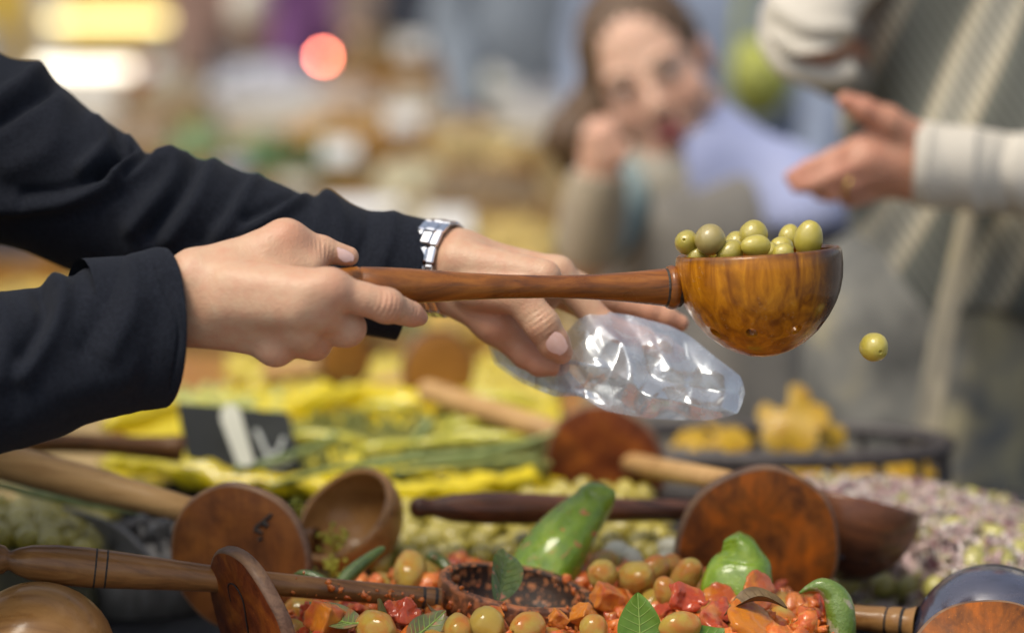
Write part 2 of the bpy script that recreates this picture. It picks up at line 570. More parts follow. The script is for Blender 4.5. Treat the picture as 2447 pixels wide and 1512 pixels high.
OL = [olive_mesh('olive', M_OLIVE, 1.2, seed=1, lump=0.06), olive_mesh('olive', M_OLIVE, 1.08, seed=2, lump=0.06), olive_mesh('olive', M_OLIVE, 1.36, hole=False, seed=3, lump=0.06)]
OLB = olive_mesh('olive', M_OLIVE2, 1.05, hole=False, seed=4)

# ------------------------------------------------------------------ ladles
def root_matrix(C, xdir, up):
    z = nrm(up); x = nrm(np.asarray(xdir) - z * np.dot(xdir, z)); y = np.cross(z, x)
    M = np.eye(4); M[:3, 0] = x; M[:3, 1] = y; M[:3, 2] = z; M[:3, 3] = C
    return Matrix(M.tolist())

def bowl_profile(R, D, t=0.006):
    out = [(1.0, 0.0), (1.012, -0.05), (1.018, -0.16), (1.005, -0.28), (0.965, -0.41), (0.90, -0.53), (0.80, -0.655), (0.67, -0.775), (0.51, -0.875), (0.33, -0.95), (0.15, -0.988), (0.001, -1.0)]
    prof = [(0.001, -D + t)]
    for r, z in reversed(out[:-1]):
        prof.append((max(r * R - t, 0.001), z * (D - t) if z < -0.02 else -0.0015))
    prof += [(R - t * 0.75, 0.0), (R - t * 0.3, 0.0002)]
    for r, z in out: prof.append((r * R, z * D - 0.0012 if z == 0 else z * D))
    p = np.array(prof)
    k = np.linspace(0, len(p) - 1, 70)
    return [(float(np.interp(q, range(len(p)), p[:, 0])), float(np.interp(q, range(len(p)), p[:, 1]))) for q in k]

def bowl_mesh(R, D, holes=(), seg=112, t=0.006, wob=0.0):
    V, F = lathe(bowl_profile(R, D, t), seg)
    if wob: V += wob * np.stack([vnoise(V, 30, 3), vnoise(V, 30, 5), vnoise(V, 30, 9)], 1)
    F = [tuple(reversed(f)) for f in F]
    if not holes: return V, F
    bo = bpy.data.objects.new('bowl', make_mesh('bowl', V, F, None, False)); COL.objects.link(bo)
    import bmesh
    bm = bmesh.new(); bm.from_mesh(bo.data); bmesh.ops.remove_doubles(bm, verts=bm.verts, dist=0.0008); bmesh.ops.recalc_face_normals(bm, faces=bm.faces); bm.to_mesh(bo.data); bm.free()
    cut = []
    for az, h, r in holes:
        rr = np.interp(-h, [0, .16 * D, .41 * D, .655 * D, .775 * D, .875 * D, .95 * D], [R, 1.018 * R, .965 * R, .80 * R, .67 * R, .51 * R, .33 * R])
        c = np.array([rr * math.cos(az), rr * math.sin(az), h])
        d = nrm([math.cos(az), math.sin(az), -0.75])
        v, f = lathe_between(c - d * 0.012, c + d * 0.008, [(0, 1e-4), (0, r), (0.55, r), (0.75, r * 1.35), (1, r * 1.9), (1, 1e-4)], 18)
        cut.append((v, f))
    v, f = merge(cut)
    co = bpy.data.objects.new('cut', make_mesh('cut', v, f, None, False)); COL.objects.link(co)
    bm = bmesh.new(); bm.from_mesh(co.data); bmesh.ops.remove_doubles(bm, verts=bm.verts, dist=0.0004); bmesh.ops.recalc_face_normals(bm, faces=bm.faces); bm.to_mesh(co.data); bm.free()
    md = bo.modifiers.new('b', 'BOOLEAN'); md.operation = 'DIFFERENCE'; md.object = co; md.solver = 'EXACT'
    dg = bpy.context.evaluated_depsgraph_get(); ev = bo.evaluated_get(dg); me = ev.to_mesh()
    V = np.array([q.co[:] for q in me.vertices]); F = [tuple(p.vertices) for p in me.polygons]
    ev.to_mesh_clear()
    for o in (bo, co):
        d = o.data; bpy.data.objects.remove(o); bpy.data.meshes.remove(d)
    return V, F

def add_part_smooth(o, ang=35):
    o.data.shade_smooth()
    try: o.data.set_sharp_from_angle(angle=R_(ang))
    except Exception: pass

def ladle(name, label, C, xdir, up, R, D, hA, hB, hprof, mb, mh, rings=(), holes=(), group='wooden olive ladles', collar=None, wob=0.0, wall=0.006):
    o = thing(name, label, 'ladle', C, group, root_matrix(C, xdir, up))
    V, F = bowl_mesh(R, D, holes, wob=wob, t=wall)
    b = part('bowl', V, F, mb, o, local=True); add_part_smooth(b, 40)
    V, F = lathe_between(hA, hB, hprof, 40)
    part('handle', V, F, mh, o)
    L = np.linalg.norm(np.asarray(hB) - hA)
    for t, r, w in rings:
        V, F = lathe_between(hA, hB, [(t - w, r * 0.93), (t - w * 0.6, r * 1.004), (t, r * 1.008), (t + w * 0.6, r * 1.004), (t + w, r * 0.93)], 40)
        part('ring_groove', V, F, M_GROOVE, o)
    if collar:
        t, r, w, mc = collar
        V, F = lathe_between(hA, hB, [(t - w, r * 0.8), (t - w * 0.75, r * 0.96), (t, r * 1.02), (t + w * 0.75, r * 0.96), (t + w, r * 0.8)], 40)
        part('collar', V, F, mc, o)
    return o

k = MPP(2.1)
LC = P(1812, 600, 2.1)
hA, hB = P(735, 682, 2.042), P(1655, 687, 2.1)
px = lambda x: (x - 735) / (1655 - 735)
hp = [(px(735), 0.0005), (px(736), 10 * k), (px(742), 20 * k), (px(760), 30 * k), (px(800), 40 * k), (px(848), 46 * k), (px(853), 45 * k), (px(856), 43 * k), (px(860), 45 * k), (px(900), 44.5 * k), (px(950), 43 * k), (px(1000), 40 * k), (px(1050), 36.5 * k), (px(1100), 33 * k), (px(1200), 28.5 * k),
      (px(1300), 27 * k), (px(1380), 28.5 * k), (px(1450), 32.5 * k), (px(1500), 36.5 * k), (px(1550), 41.5 * k), (px(1585), 45.5 * k), (px(1598), 46 * k), (px(1606), 43 * k), (px(1612), 40 * k), (px(1655), 40 * k)]
tiltx = nrm([math.cos(R_(3.8)), 0.03, math.sin(R_(3.8))])
up1 = nrm([-math.sin(R_(3.8)), 0.068, math.cos(R_(3.8))])
hl = [(R_(-90 + a), -0.0570, 0.0041) for a in (-95, -58, -17, 27, 66, 105, 145, 185)]
ladle('ladle', 'wooden ladle full of green olives held out by the seller', LC, tiltx, up1, 0.0612, 0.0790, hA, hB, hp, M_LADLE, M_HANDLE,
      rings=[(px(1590), 45.5 * k, 7 / 920), (px(1619), 47 * k, 8 / 920)], collar=(px(1604), 52.5 * k, 14 / 920, M_HANDLE), holes=hl)

# olives in the ladle and the one that drops
def place_olive(cx, cy, Y, rpx, me, axis, label, elong=1.0):
    z = nrm(axis)
    q = Vector(z).to_track_quat('Z', 'Y')
    o = inst('olive', me, P(cx, cy, Y), q.to_euler(), rpx * MPP(Y), label, 'olive', 'olives in the held ladle')
    return o
place_olive(1642, 579, 2.088, 30, OL[0], (-0.25, -0.85, 0.25), 'green olive with its pit hole facing out, beside the brown olive in the held ladle')
place_olive(1697, 572, 2.075, 37, OLB, (0.2, 0.5, 0.8), 'brownish olive with a fine seam, highest at the handle side of the held ladle')
place_olive(1801, 561, 2.12, 34, OL[1], (0.4, 0.3, 0.8), 'big upright green olive in the middle of the held ladle, behind another')
place_olive(1806, 588, 2.07, 27.5, OL[2], (-0.93, -0.32, 0.05), 'oval green olive lying lengthwise at the front middle of the held ladle')
place_olive(1745, 604, 2.075, 30, OL[0], (0.6, 0.1, 0.5), 'sunken green olive between the brown olive and the oval olive in the ladle')
place_olive(1668, 612, 2.085, 25, OL[1], (1, 0, 0.2), 'yellow olive just peeping over the held ladle rim near the handle')
place_olive(1886, 565, 2.135, 26, OL[0], (0.3, 0.4, 0.9), 'small green olive at the back of the held ladle, behind the pointed olive')
place_olive(1868, 592, 2.105, 27, OL[1], (0.9, 0.2, 0.2), 'pale green olive lying flat behind the low olive at the ladle front')
place_olive(1871, 606, 2.07, 25, OL[1], (0.8, -0.3, 0.3), 'low pale olive at the front rim of the held ladle left of the pointed one')
place_olive(1932, 571, 2.085, 34, OL[2], (0.12, -0.1, 1), 'tall pointed green olive standing nearest the far rim of the held ladle')
place_olive(1760, 580, 2.125, 28, OL[0], (0.2, 0.8, 0.4), 'green olive half hidden behind the brown olive in the held ladle')
place_olive(1722, 600, 2.12, 27, OL[0], (0.2, 0.8, 0.4), 'green olive deep behind the brown olive in the held ladle')
place_olive(1930, 606, 2.12, 27, OL[0], (0.2, 0.8, 0.4), 'green olive low behind the pointed olive in the held ladle')
place_olive(1840, 606, 2.09, 27, OL[1], (0.2, 0.8, 0.4), 'green olive low in the gap in the middle of the held ladle')
o = place_olive(2089, 830, 2.08, 34.5, OL[1], (0.30, -0.93, -0.16), 'single green olive falling through the air beyond the ladle'); del o['group']

# ------------------------------------------------------------------ the seller
def skin_mat(name, base, red, dark):
    t = NT(name)
    at = t.n('ShaderNodeAttribute'); at.attribute_name = 'flush'
    c = t.mix(t.ramp(t.noise(75, 5, 0.65), [(0.38, 0.0), (0.68, 0.6)]), base, red)
    c = t.mix(at.outputs['Fac'], c, red)
    c = t.mix(t.ramp(t.noise(700, 2, 0.6), [(0.6, 0.0), (0.75, 0.12)]), c, dark)
    t.set(base=c, rough=0.45, sss=0.08, spec=0.4)
    t.b.inputs['Subsurface Radius'].default_value = (0.012, 0.005, 0.002); t.b.inputs['Subsurface Scale'].default_value = 0.35
    h = t.mix(0.5, t.noise(420, 4, 0.7, t.vec((1, 1, 1))), t.voro(620))
    t.bump(t.mix(0.35, h, t.noise(110, 4, 0.65, t.vec((0.6, 1, 1.6)))), 0.45, 0.0016)
    return t.m
M_SKIN = skin_mat('light_skin', (0.56, 0.36, 0.232), (0.53, 0.25, 0.155), (0.34, 0.17, 0.10))
M_SKIN2 = skin_mat('tanned_skin', (0.50, 0.26, 0.165), (0.50, 0.20, 0.13), (0.30, 0.14, 0.09))
M_NAIL = simple('fingernail', [(0.68, 0.43, 0.36), (0.72, 0.48, 0.42)], scale=200, rough=0.22, coat=0.5)
M_JACKET = simple('black_fleece', [(0.0055, 0.0072, 0.0128), (0.0120, 0.0148, 0.0230)], scale=400, rough=0.95, bump=0.5, bscale=900, bdist=0.0015, sheen=0.03)
M_JACKET.node_tree.nodes['Principled BSDF'].inputs['Specular IOR Level'].default_value = 0.22
M_STEEL = simple('polished_steel', [(0.84, 0.85, 0.87)], rough=0.24, metal=1.0)
M_DARKSTEEL = simple('brushed_steel', [(0.45, 0.46, 0.47)], rough=0.32, metal=1.0)

def flush(o, spots):
    V = np.array([v.co[:] for v in o.data.vertices])
    root = o
    while root.parent is not None: root = root.parent
    m = MATW[root]; V = V @ m[:3, :3].T + m[:3, 3]
    a = np.zeros(len(V))
    for c, r, s in spots:
        a = np.maximum(a, s * np.exp(-np.sum((V - c) ** 2, 1) / r ** 2))
    at = o.data.attributes.new('flush', 'FLOAT', 'POINT'); at.data.foreach_set('value', a.astype(np.float32))

def nail(base, tip, nrmv, w, r):
    """a curved nail plate from base towards tip, arched about the finger"""
    base = np.asarray(base); d = nrm(np.asarray(tip) - base); L = np.linalg.norm(np.asarray(tip) - base)
    n = nrm(np.asarray(nrmv) - d * np.dot(nrmv, d)); s = np.cross(d, n)
    V = []; nu, nv = 12, 11
    for lay in (0, 1):
        for i in range(nu):
            u = i / (nu - 1)
            ww = w * (math.sin(math.pi * (0.16 + 0.70 * min(1, u * 1.15)))) ** 0.5
            for j in range(nv):
                a = (j / (nv - 1) - 0.5) * 2
                y = a * ww
                z = -(1 - math.sqrt(max(0.0, 1 - (y / r) ** 2))) * r - 0.0007 * (2 * u - 1) ** 2 - lay * 0.0006
                V.append(base + d * L * (u + 0.07 * (1 - a * a) * (1 if u > .5 else -1) * abs(2 * u - 1)) + s * y + n * z)
    F = gridfaces(nu, nv)
    m = nu * nv
    F2 = [tuple(reversed([i + m for i in f])) for f in F]
    return np.array(V), F + F2

# near (right) hand
def PL(l): return [P(*q) for q in l]
k2 = MPP(2.0)
def hand_right(p):
    palm = None
    for a, b, ra, rb in (((330, 735, 2.04), (470, 668, 2.02), 48, 50), ((330, 790, 2.04), (470, 752, 2.02), 52, 55),
                         ((455, 668, 2.02), (785, 688, 1.998), 50, 41), ((460, 700, 2.02), (768, 742, 1.995), 50, 38), ((462, 745, 2.02), (722, 798, 2.002), 48, 35),
                         ((468, 775, 2.025), (660, 828, 2.014), 46, 30), ((470, 645, 2.025), (672, 580, 2.04), 44, 40), ((560, 640, 2.03), (735, 640, 2.035), 44, 34), ((640, 600, 2.036), (742, 632, 2.037), 38, 24)):
        d = cap(p, P(*a), P(*b), ra * k2, rb * k2)
        palm = d if palm is None else smin(palm, d, 0.016)
    def chain(l, kk=0.004):
        r = None
        for (a, ra), (b, rb) in zip(l[:-1], l[1:]):
            d = cap(p, P(*a), P(*b), ra * k2, rb * k2)
            r = d if r is None else smin(r, d, kk)
        return r
    th = chain([((682, 573, 2.045), 40), ((770, 597, 2.049), 33), ((833, 613, 2.052), 25)])
    ix = chain([((797, 694, 1.998), 40), ((865, 713, 2.000), 37.5), ((924, 731, 2.008), 36), ((960, 743, 2.016), 31), ((983, 751, 2.022), 29), ((1001, 758, 2.027), 22)])
    md = chain([((770, 748, 1.996), 38), ((824, 782, 2.012), 38), ((826, 778, 2.045), 34), ((812, 748, 2.078), 30), ((790, 690, 2.082), 25)])
    rg = chain([((722, 798, 2.000), 36), ((752, 818, 2.022), 33), ((752, 800, 2.055), 30), ((742, 752, 2.080), 26), ((738, 690, 2.082), 23)])
    pk = chain([((655, 830, 2.012), 30), ((672, 826, 2.036), 28), ((672, 790, 2.064), 26), ((672, 735, 2.078), 22), ((675, 695, 2.08), 19)])
    f = smin(smin(md, rg, 0.003), pk, 0.003)
    f = smin(f, ix, 0.0025)
    d = smin(palm, smin(f, th, 0.002), 0.010)
    # tendons on the back of the hand and bumps of the knuckles
    for a, b in (((560, 672, 2.0), (740, 690, 1.984)), ((540, 735, 2.0), (700, 748, 1.984))):
        d = smin(d, cap(p, P(*a), P(*b), 4 * k2, 6 * k2), 0.030)
    for c, r in (((795, 692, 1.990), 22), ((926, 729, 2.000), 20), ((690, 566, 2.038), 26), ((662, 838, 2.010), 20), ((752, 826, 2.014), 20), ((836, 786, 2.014), 22)):
        d = smin(d, cap(p, P(*c), P(*c), r * k2, r * k2), 0.018)
    # wrinkles across the index joints
    for c, amp, rad in (((927, 731, 1.996), 0.0007, 0.0085), ((983, 750, 2.012), 0.0003, 0.006), ((772, 590, 2.035), 0.0004, 0.008)):
        c = P(*c); ax = nrm(P(983, 751, 2.022) - P(865, 713, 2.0))
        q = p - c.astype(np.float32); x = q @ ax.astype(np.float32)
        d = d + amp * np.cos(x * 2 * np.pi / 0.0036) * np.exp(-np.einsum('ij,ij->i', q, q) / rad ** 2)
    return d

lo = P(330, 880, 2.06); hi = P(1040, 510, 1.95)
VR, FR = surfnet(hand_right, (P(330, 700, 2.02)[0], 1.93, P(600, 895, 2.05)[2]), (P(1045, 700, 2.0)[0], 2.125, P(600, 500, 2.05)[2]), 0.00125)
VR += 0.00035 * fbm(VR, 110, 3)[:, None] * np.array([0.2, -1, 0.3])

# far (left) hand
k3 = MPP(2.2)
def hand_left(p):
    palm = None
    for a, b, ra, rb in (((880, 612, 2.235), (1095, 612, 2.215), 52, 56), ((880, 690, 2.235), (1095, 690, 2.215), 54, 56),
                         ((1095, 625, 2.195), (1300, 662, 2.175), 54, 42), ((1095, 608, 2.222), (1332, 652, 2.212), 50, 38), ((1100, 625, 2.25), (1330, 668, 2.24), 48, 37),
                         ((1100, 655, 2.268), (1300, 695, 2.268), 44, 33), ((1085, 690, 2.205), (1185, 770, 2.192), 54, 50), ((1150, 720, 2.235), (1290, 720, 2.235), 50, 40)):
        d = cap(p, P(*a), P(*b), ra * k3, rb * k3)
        palm = d if palm is None else smin(palm, d, 0.018)
    def chain(l, kk=0.004):
        r = None
        for (a, ra), (b, rb) in zip(l[:-1], l[1:]):
            d = cap(p, P(*a), P(*b), ra * k3, rb * k3)
            r = d if r is None else smin(r, d, kk)
        return r
    th = chain([((1130, 690, 2.185), 50), ((1240, 708, 2.166), 44), ((1295, 775, 2.160), 41), ((1322, 818, 2.162), 37), ((1341, 842, 2.164), 28)])
    ix = chain([((1180, 770, 2.198), 46), ((1258, 842, 2.196), 38), ((1290, 866, 2.192), 32), ((1334, 872, 2.186), 28)])
    md = chain([((1332, 655, 2.212), 38), ((1440, 775, 2.205), 33), ((1540, 812, 2.202), 30), ((1585, 832, 2.203), 27), ((1618, 846, 2.205), 21)])
    rg = chain([((1332, 662, 2.238), 38), ((1450, 715, 2.250), 33), ((1550, 745, 2.252), 29), ((1590, 759, 2.253), 27), ((1626, 772, 2.255), 21)])
    pk = chain([((1300, 690, 2.268), 34), ((1400, 740, 2.285), 28), ((1480, 768, 2.29), 24), ((1520, 785, 2.29), 18)])
    f = smin(smin(md, rg, 0.003), pk, 0.003)
    f = smin(f, ix, 0.003)
    d = smin(palm, f, 0.009)
    d = smin(d, th, 0.006)
    # creases of the thumb joint and of the ball of the thumb
    c = P(1292, 768, 2.15); ax = nrm(P(1322, 818, 2.16) - P(1262, 735, 2.163))
    q = p - c.astype(np.float32); x = q @ ax.astype(np.float32)
    d = d + 0.0005 * np.cos(x * 2 * np.pi / 0.0042) * np.exp(-np.einsum('ij,ij->i', q, q) / 0.009 ** 2)
    d = smax(d, -cap(p, P(1150, 815, 2.165), P(1222, 775, 2.160), 2 * k3, 3 * k3), 0.004)
    d = smax(d, -cap(p, P(1215, 845, 2.17), P(1245, 800, 2.163), 2 * k3, 2 * k3), 0.003)
    return d
VL, FL = surfnet(hand_left, (P(880, 700, 2.2)[0], 2.13, P(1300, 925, 2.2)[2]), (P(1660, 700, 2.2)[0], 2.315, P(1300, 530, 2.2)[2]), 0.0014)

seller = thing('person', 'person in a black fleece jacket whose two arms reach in holding ladle and bag', 'person', (-0.72, 2.2, 0.0))
SH_R, SH_L = np.array([-0.66, 1.99, 1.42]), np.array([-0.62, 2.40, 1.42])
EL_R, EL_L = P(-330, 1000, 2.02), P(-40, 400, 2.30)
def seller_core(p):
    d = cap(p, SH_R, EL_R, 0.05, 0.042)
    d = smin(d, cap(p, EL_R, P(360, 770, 2.03), 0.042, 0.026), 0.02)
    d = smin(d, cap(p, SH_L, EL_L, 0.05, 0.042), 0.02)
    d = smin(d, cap(p, EL_L, P(905, 650, 2.235), 0.042, 0.026), 0.02)
    d = smin(d, ell(p, (-0.74, 2.2, 1.2), (0.12, 0.17, 0.34)), 0.06)
    d = smin(d, cap(p, SH_R, SH_L, 0.065, 0.065), 0.05)
    d = smin(d, cap(p, (-0.70, 2.2, 1.45), (-0.67, 2.2, 1.56), 0.055, 0.052), 0.03)
    d = smin(d, ell(p, (-0.655, 2.2, 1.66), (0.095, 0.075, 0.115)), 0.02)
    d = smin(d, ell(p, (-0.60, 2.2, 1.60), (0.045, 0.05, 0.055)), 0.02)
    d = smin(d, cap(p, (-0.565, 2.2, 1.665), (-0.535, 2.2, 1.63), 0.010, 0.015), 0.01)
    for s in (-1, 1):
        d = smin(d, ell(p, (-0.665, 2.2 + s * 0.077, 1.645), (0.02, 0.012, 0.032)), 0.006)
        d = smin(d, cap(p, (-0.76, 2.2 + s * 0.10, 0.92), (-0.74, 2.2 + s * 0.11, 0.48), 0.085, 0.055), 0.04)
        d = smin(d, cap(p, (-0.74, 2.2 + s * 0.11, 0.48), (-0.76, 2.2 + s * 0.11, 0.07), 0.052, 0.04), 0.02)
        d = smin(d, cap(p, (-0.76, 2.2 + s * 0.11, 0.04), (-0.60, 2.2 + s * 0.12, 0.035), 0.04, 0.032), 0.02)
    return d
VC, FC = surfnet(seller_core, (-0.92, 1.90, -0.01), (0.0, 2.52, 1.80), 0.013)
# hands and arms joined at the wrists, under the sleeves
V, F = merge([(VR, FR), (VL, FL), (VC, FC)])
body = part('body', V, F, M_SKIN, seller)
sp = [(P(800, 690, 1.98), 0.018, 0.5), (P(926, 729, 1.99), 0.012, 0.6), (P(1005, 757, 2.02), 0.012, 0.9), (P(690, 562, 2.03), 0.014, 0.7), (P(840, 612, 2.04), 0.012, 0.7), (P(752, 826, 2.01), 0.012, 0.6), (P(836, 786, 2.01), 0.012, 0.6),
      (P(668, 838, 2.0), 0.012, 0.5), (P(860, 745, 1.99), 0.012, 0.5), (P(1340, 845, 2.15), 0.016, 0.8), (P(1270, 860, 2.18), 0.022, 0.95), (P(1330, 880, 2.18), 0.014, 0.9), (P(1170, 790, 2.17), 0.024, 0.75), (P(1625, 775, 2.24), 0.016, 1.0),
      (P(1620, 846, 2.19), 0.014, 0.9), (P(1500, 800, 2.19), 0.03, 0.8), (P(1550, 745, 2.24), 0.03, 0.8)]
flush(body, sp)
V, F = nail(P(811, 598, 2.026), P(845, 611, 2.033), (0.38, -0.62, 0.72), 0.0062, 0.0082)
part('fingernail', V, F, M_NAIL, seller)
V, F = nail(P(1318, 806, 2.1448), P(1350, 838, 2.1485), (0.22, -0.95, 0.22), 0.0080, 0.0125)
part('fingernail', V, F, M_NAIL, seller)
V, F = nail(P(995, 748, 2.0185), P(1017, 753, 2.0255), (0.55, -0.50, 0.66), 0.0048, 0.0072)
part('fingernail', V, F, M_NAIL, seller)
M_HAIR = simple('dark_hair', [(0.02, 0.012, 0.008), (0.05, 0.03, 0.018)], scale=60, rough=0.5, bump=0.6, bscale=120, stretch=(1, 1, 6))
def hair_s(p):
    d = ell(p, (-0.672, 2.2, 1.678), (0.105, 0.086, 0.118))
    return smax(d, -ell(p, (-0.55, 2.2, 1.60), (0.10, 0.12, 0.125)), 0.01)
V, F = surfnet(hair_s, (-0.80, 2.08, 1.52), (-0.52, 2.32, 1.82), 0.008)
part('hair', V, F, M_HAIR, seller)
def trousers_s(p):
    d = ell(p, (-0.755, 2.2, 0.93), (0.14, 0.18, 0.12))
    for s in (-1, 1):
        d = smin(d, cap(p, (-0.76, 2.2 + s * 0.10, 0.90), (-0.74, 2.2 + s * 0.11, 0.48), 0.10, 0.075), 0.03)
        d = smin(d, cap(p, (-0.74, 2.2 + s * 0.11, 0.48), (-0.76, 2.2 + s * 0.11, 0.10), 0.075, 0.065), 0.02)
    return d
V, F = surfnet(trousers_s, (-0.95, 1.9, 0.0), (-0.55, 2.5, 1.08), 0.014)
M_JEANS = simple('dark_denim', [(0.015, 0.02, 0.035), (0.03, 0.038, 0.06)], scale=200, rough=0.9, bump=0.3, bscale=500)
part('trousers', V, F, M_JEANS, seller)

def proj(V):
    d = V - np.array([0, 0, CAM_Z])
    zc = d[:, 1] * _cp - d[:, 2] * _sp; yc = d[:, 1] * _sp + d[:, 2] * _cp
    return np.stack([1223.5 + FX * d[:, 0] / zc, 756 - FX * yc / zc], 1)

def polydist(q, line):
    d = np.full(len(q), 1e9)
    L = np.asarray(line, float)
    L = crom(L, 24)
    for a, b in zip(L[:-1], L[1:]):
        ba = b - a
        t = np.clip(((q - a) @ ba) / (ba @ ba + 1e-9), 0, 1)
        e = q - a - t[:, None] * ba
        d = np.minimum(d, np.sqrt((e * e).sum(1)))
    return d

def sleeve(tops, bots, Ys, rds, shifts, folds, nu=200, nv=120, seed=0, noise_amp=0.0016):
    """a cloth sleeve whose rings run from the shoulder to the cuff; cloth is turned in at the cuff"""
    T = np.array([P(a, b, y) for (a, b), y in zip(tops, Ys)]); B = np.array([P(a, b, y) for (a, b), y in zip(bots, Ys)])
    C = crom((T + B) / 2, nu); A = crom((T - B) / 2, nu)
    rd = crom(np.array(rds, float).reshape(-1, 1), nu)[:, 0]; sh = crom(np.array(shifts, float).reshape(-1, 1), nu)[:, 0]
    th = np.linspace(0, 2 * np.pi, nv, endpoint=False)
    V = []
    for i in range(nu):
        b = np.array([sh[i], -rd[i], 0.0])
        V.append(C[i] + np.cos(th)[:, None] * A[i] + np.sin(th)[:, None] * b)
    V = np.concatenate(V)
    ctr = np.repeat(C, nv, axis=0)
    out = V - ctr; out /= np.linalg.norm(out, axis=1, keepdims=True)
    q = proj(V)
    thv = np.tile(th, nu)
    front = np.clip(np.sin(thv) * 1.6 + 0.45, 0, 1)
    dsp = np.zeros(len(V))
    for line, amp, w in folds:
        dsp += amp * np.exp(-(polydist(q, line) / w) ** 2) * front
    u = np.repeat(np.linspace(0, 1, nu), nv)
    fade = np.clip((1 - u) * 12, 0.15, 1)
    dsp += noise_amp * fbm(V, 34, seed, 3) * fade
    V = V + out * dsp[:, None]
    # turned-in hem
    e = V[-nv:]; c = C[-1]; tdir = nrm(C[-1] - C[-4])
    rings = [V]
    for s, back in ((0.985, -0.0008), (0.955, -0.0006), (0.935, 0.002), (0.925, 0.02), (0.92, 0.06)):
        rings.append(c + (e - c) * s - tdir * back)
    V = np.concatenate(rings)
    return V, [tuple(reversed(f)) for f in gridfaces(nu + 5, nv, wrap_v=True)]

farT = [(-640, -390), (-360, -100), (-160, 20), (0, 130), (85, 152), (130, 190), (215, 265), (300, 322), (345, 362), (430, 370), (560, 402), (680, 444), (745, 474), (785, 458), (860, 494), (950, 510), (1030, 526)]
farB = [(-760, 150), (-420, 480), (-180, 550), (0, 582), (60, 600), (120, 625), (200, 650), (290, 676), (340, 692), (420, 710), (540, 736), (640, 757), (700, 770), (740, 778), (800, 788), (870, 800), (944, 812)]
farY = [2.39, 2.36, 2.32, 2.29, 2.285, 2.28, 2.275, 2.27, 2.265, 2.26, 2.25, 2.245, 2.24, 2.24, 2.235, 2.23, 2.225]
farR = [0.085, 0.08, 0.075, 0.072, 0.07, 0.068, 0.066, 0.063, 0.061, 0.058, 0.054, 0.051, 0.049, 0.049, 0.047, 0.046, 0.045]
farS = [0, 0, 0, 0, 0, 0, 0, 0, 0, 0, 0, 0, 0, 0.002, 0.004, 0.004, 0.003]
farF = [([(0, 488), (135, 480), (225, 455), (315, 415), (404, 383)], 0.0123, 24), ([(60, 465), (150, 458), (230, 428), (315, 374)], -0.0087, 15), ([(-20, 250), (54, 208), (99, 167)], 0.0087, 22), ([(-10, 300), (70, 245), (140, 195)], -0.0072, 16),
        ([(233, 290), (255, 347), (200, 405)], 0.0087, 18), ([(280, 320), (290, 370), (235, 420)], -0.0087, 13), ([(314, 329), (332, 372), (272, 419)], 0.0087, 14), ([(345, 355), (352, 390), (300, 425)], -0.0072, 10),
        ([(449, 365), (404, 437), (314, 545)], 0.0072, 20), ([(482, 372), (440, 455), (360, 560)], -0.0065, 17), ([(516, 383), (471, 477), (404, 571)], 0.0072, 20), ([(585, 405), (540, 490), (480, 580)], -0.0058, 22), ([(620, 415), (575, 480), (520, 560)], 0.0058, 18),
        ([(755, 452), (673, 509), (600, 548)], 0.0080, 17), ([(720, 460), (655, 492), (590, 525)], -0.0058, 14), ([(785, 458), (815, 520), (810, 600)], 0.0043, 20), ([(885, 500), (880, 560), (850, 640)], -0.0043, 16), ([(940, 510), (930, 580), (900, 660)], 0.0041, 18), ([(150, 250), (120, 350), (30, 400)], 0.0043, 30)]
V, F = sleeve(farT, farB, farY, farR, farS, farF, seed=5)
part('jacket_sleeve', V, F, M_JACKET, seller)
nearT = [(-720, -420), (-640, 180), (-420, 640), (-200, 730), (0, 700), (60, 690), (95, 682), (128, 659), (167, 662), (205, 641), (273, 623), (315, 611), (368, 592), (396, 592)]
nearB = [(-1100, -200), (-1000, 560), (-700, 1130), (-300, 1180), (0, 1083), (60, 1068), (133, 1044), (170, 1028), (205, 1012), (250, 999), (300, 988), (330, 980), (362, 977), (386, 973)]
nearY = [1.99, 1.99, 2.0, 2.01, 2.02, 2.022, 2.024, 2.026, 2.026, 2.026, 2.026, 2.026, 2.026, 2.026]
nearR = [0.085, 0.085, 0.08, 0.075, 0.062, 0.06, 0.058, 0.057, 0.055, 0.053, 0.050, 0.048, 0.046, 0.045]
nearS = [0, 0, 0, 0.005, 0.008, 0.009, 0.01, 0.011, 0.012, 0.014, 0.017, 0.0185, 0.0205, 0.0215]
nearF = [([(125, 655), (156, 699), (118, 801), (57, 896)], 0.0072, 26), ([(95, 700), (105, 760), (60, 850)], -0.0065, 22), ([(315, 615), (318, 725), (266, 839)], 0.0051, 28), ([(230, 640), (250, 720), (200, 830)], -0.0043, 28),
         ([(60, 1000), (180, 930), (300, 900)], 0.0043, 40), ([(400, 700), (360, 860), (330, 940)], -0.0026, 30), ([(-20, 720), (20, 780), (0, 900)], 0.0058, 30), ([(372, 640), (428, 780), (408, 930)], -0.0017, 5)]
V, F = sleeve(nearT, nearB, nearY, nearR, nearS, nearF, seed=11)
part('jacket_sleeve', V, F, M_JACKET, seller)
def jacket_s(p):
    d = ell(p, (-0.75, 2.2, 1.2), (0.15, 0.20, 0.36))
    d = smin(d, cap(p, SH_R, SH_L, 0.09, 0.09), 0.06)
    d = smin(d, cap(p, (-0.75, 2.2, 0.95), (-0.75, 2.2, 0.88), 0.17, 0.17), 0.06)
    return smax(d, -cap(p, (-0.69, 2.2, 1.50), (-0.65, 2.2, 1.8), 0.062, 0.09), 0.01)
V, F = surfnet(jacket_s, (-1.0, 1.84, 0.66), (-0.46, 2.56, 1.60), 0.014)
V += 0.006 * fbm(V, 12, 2)[:, None]
part('jacket_body', V, F, M_JACKET, seller)

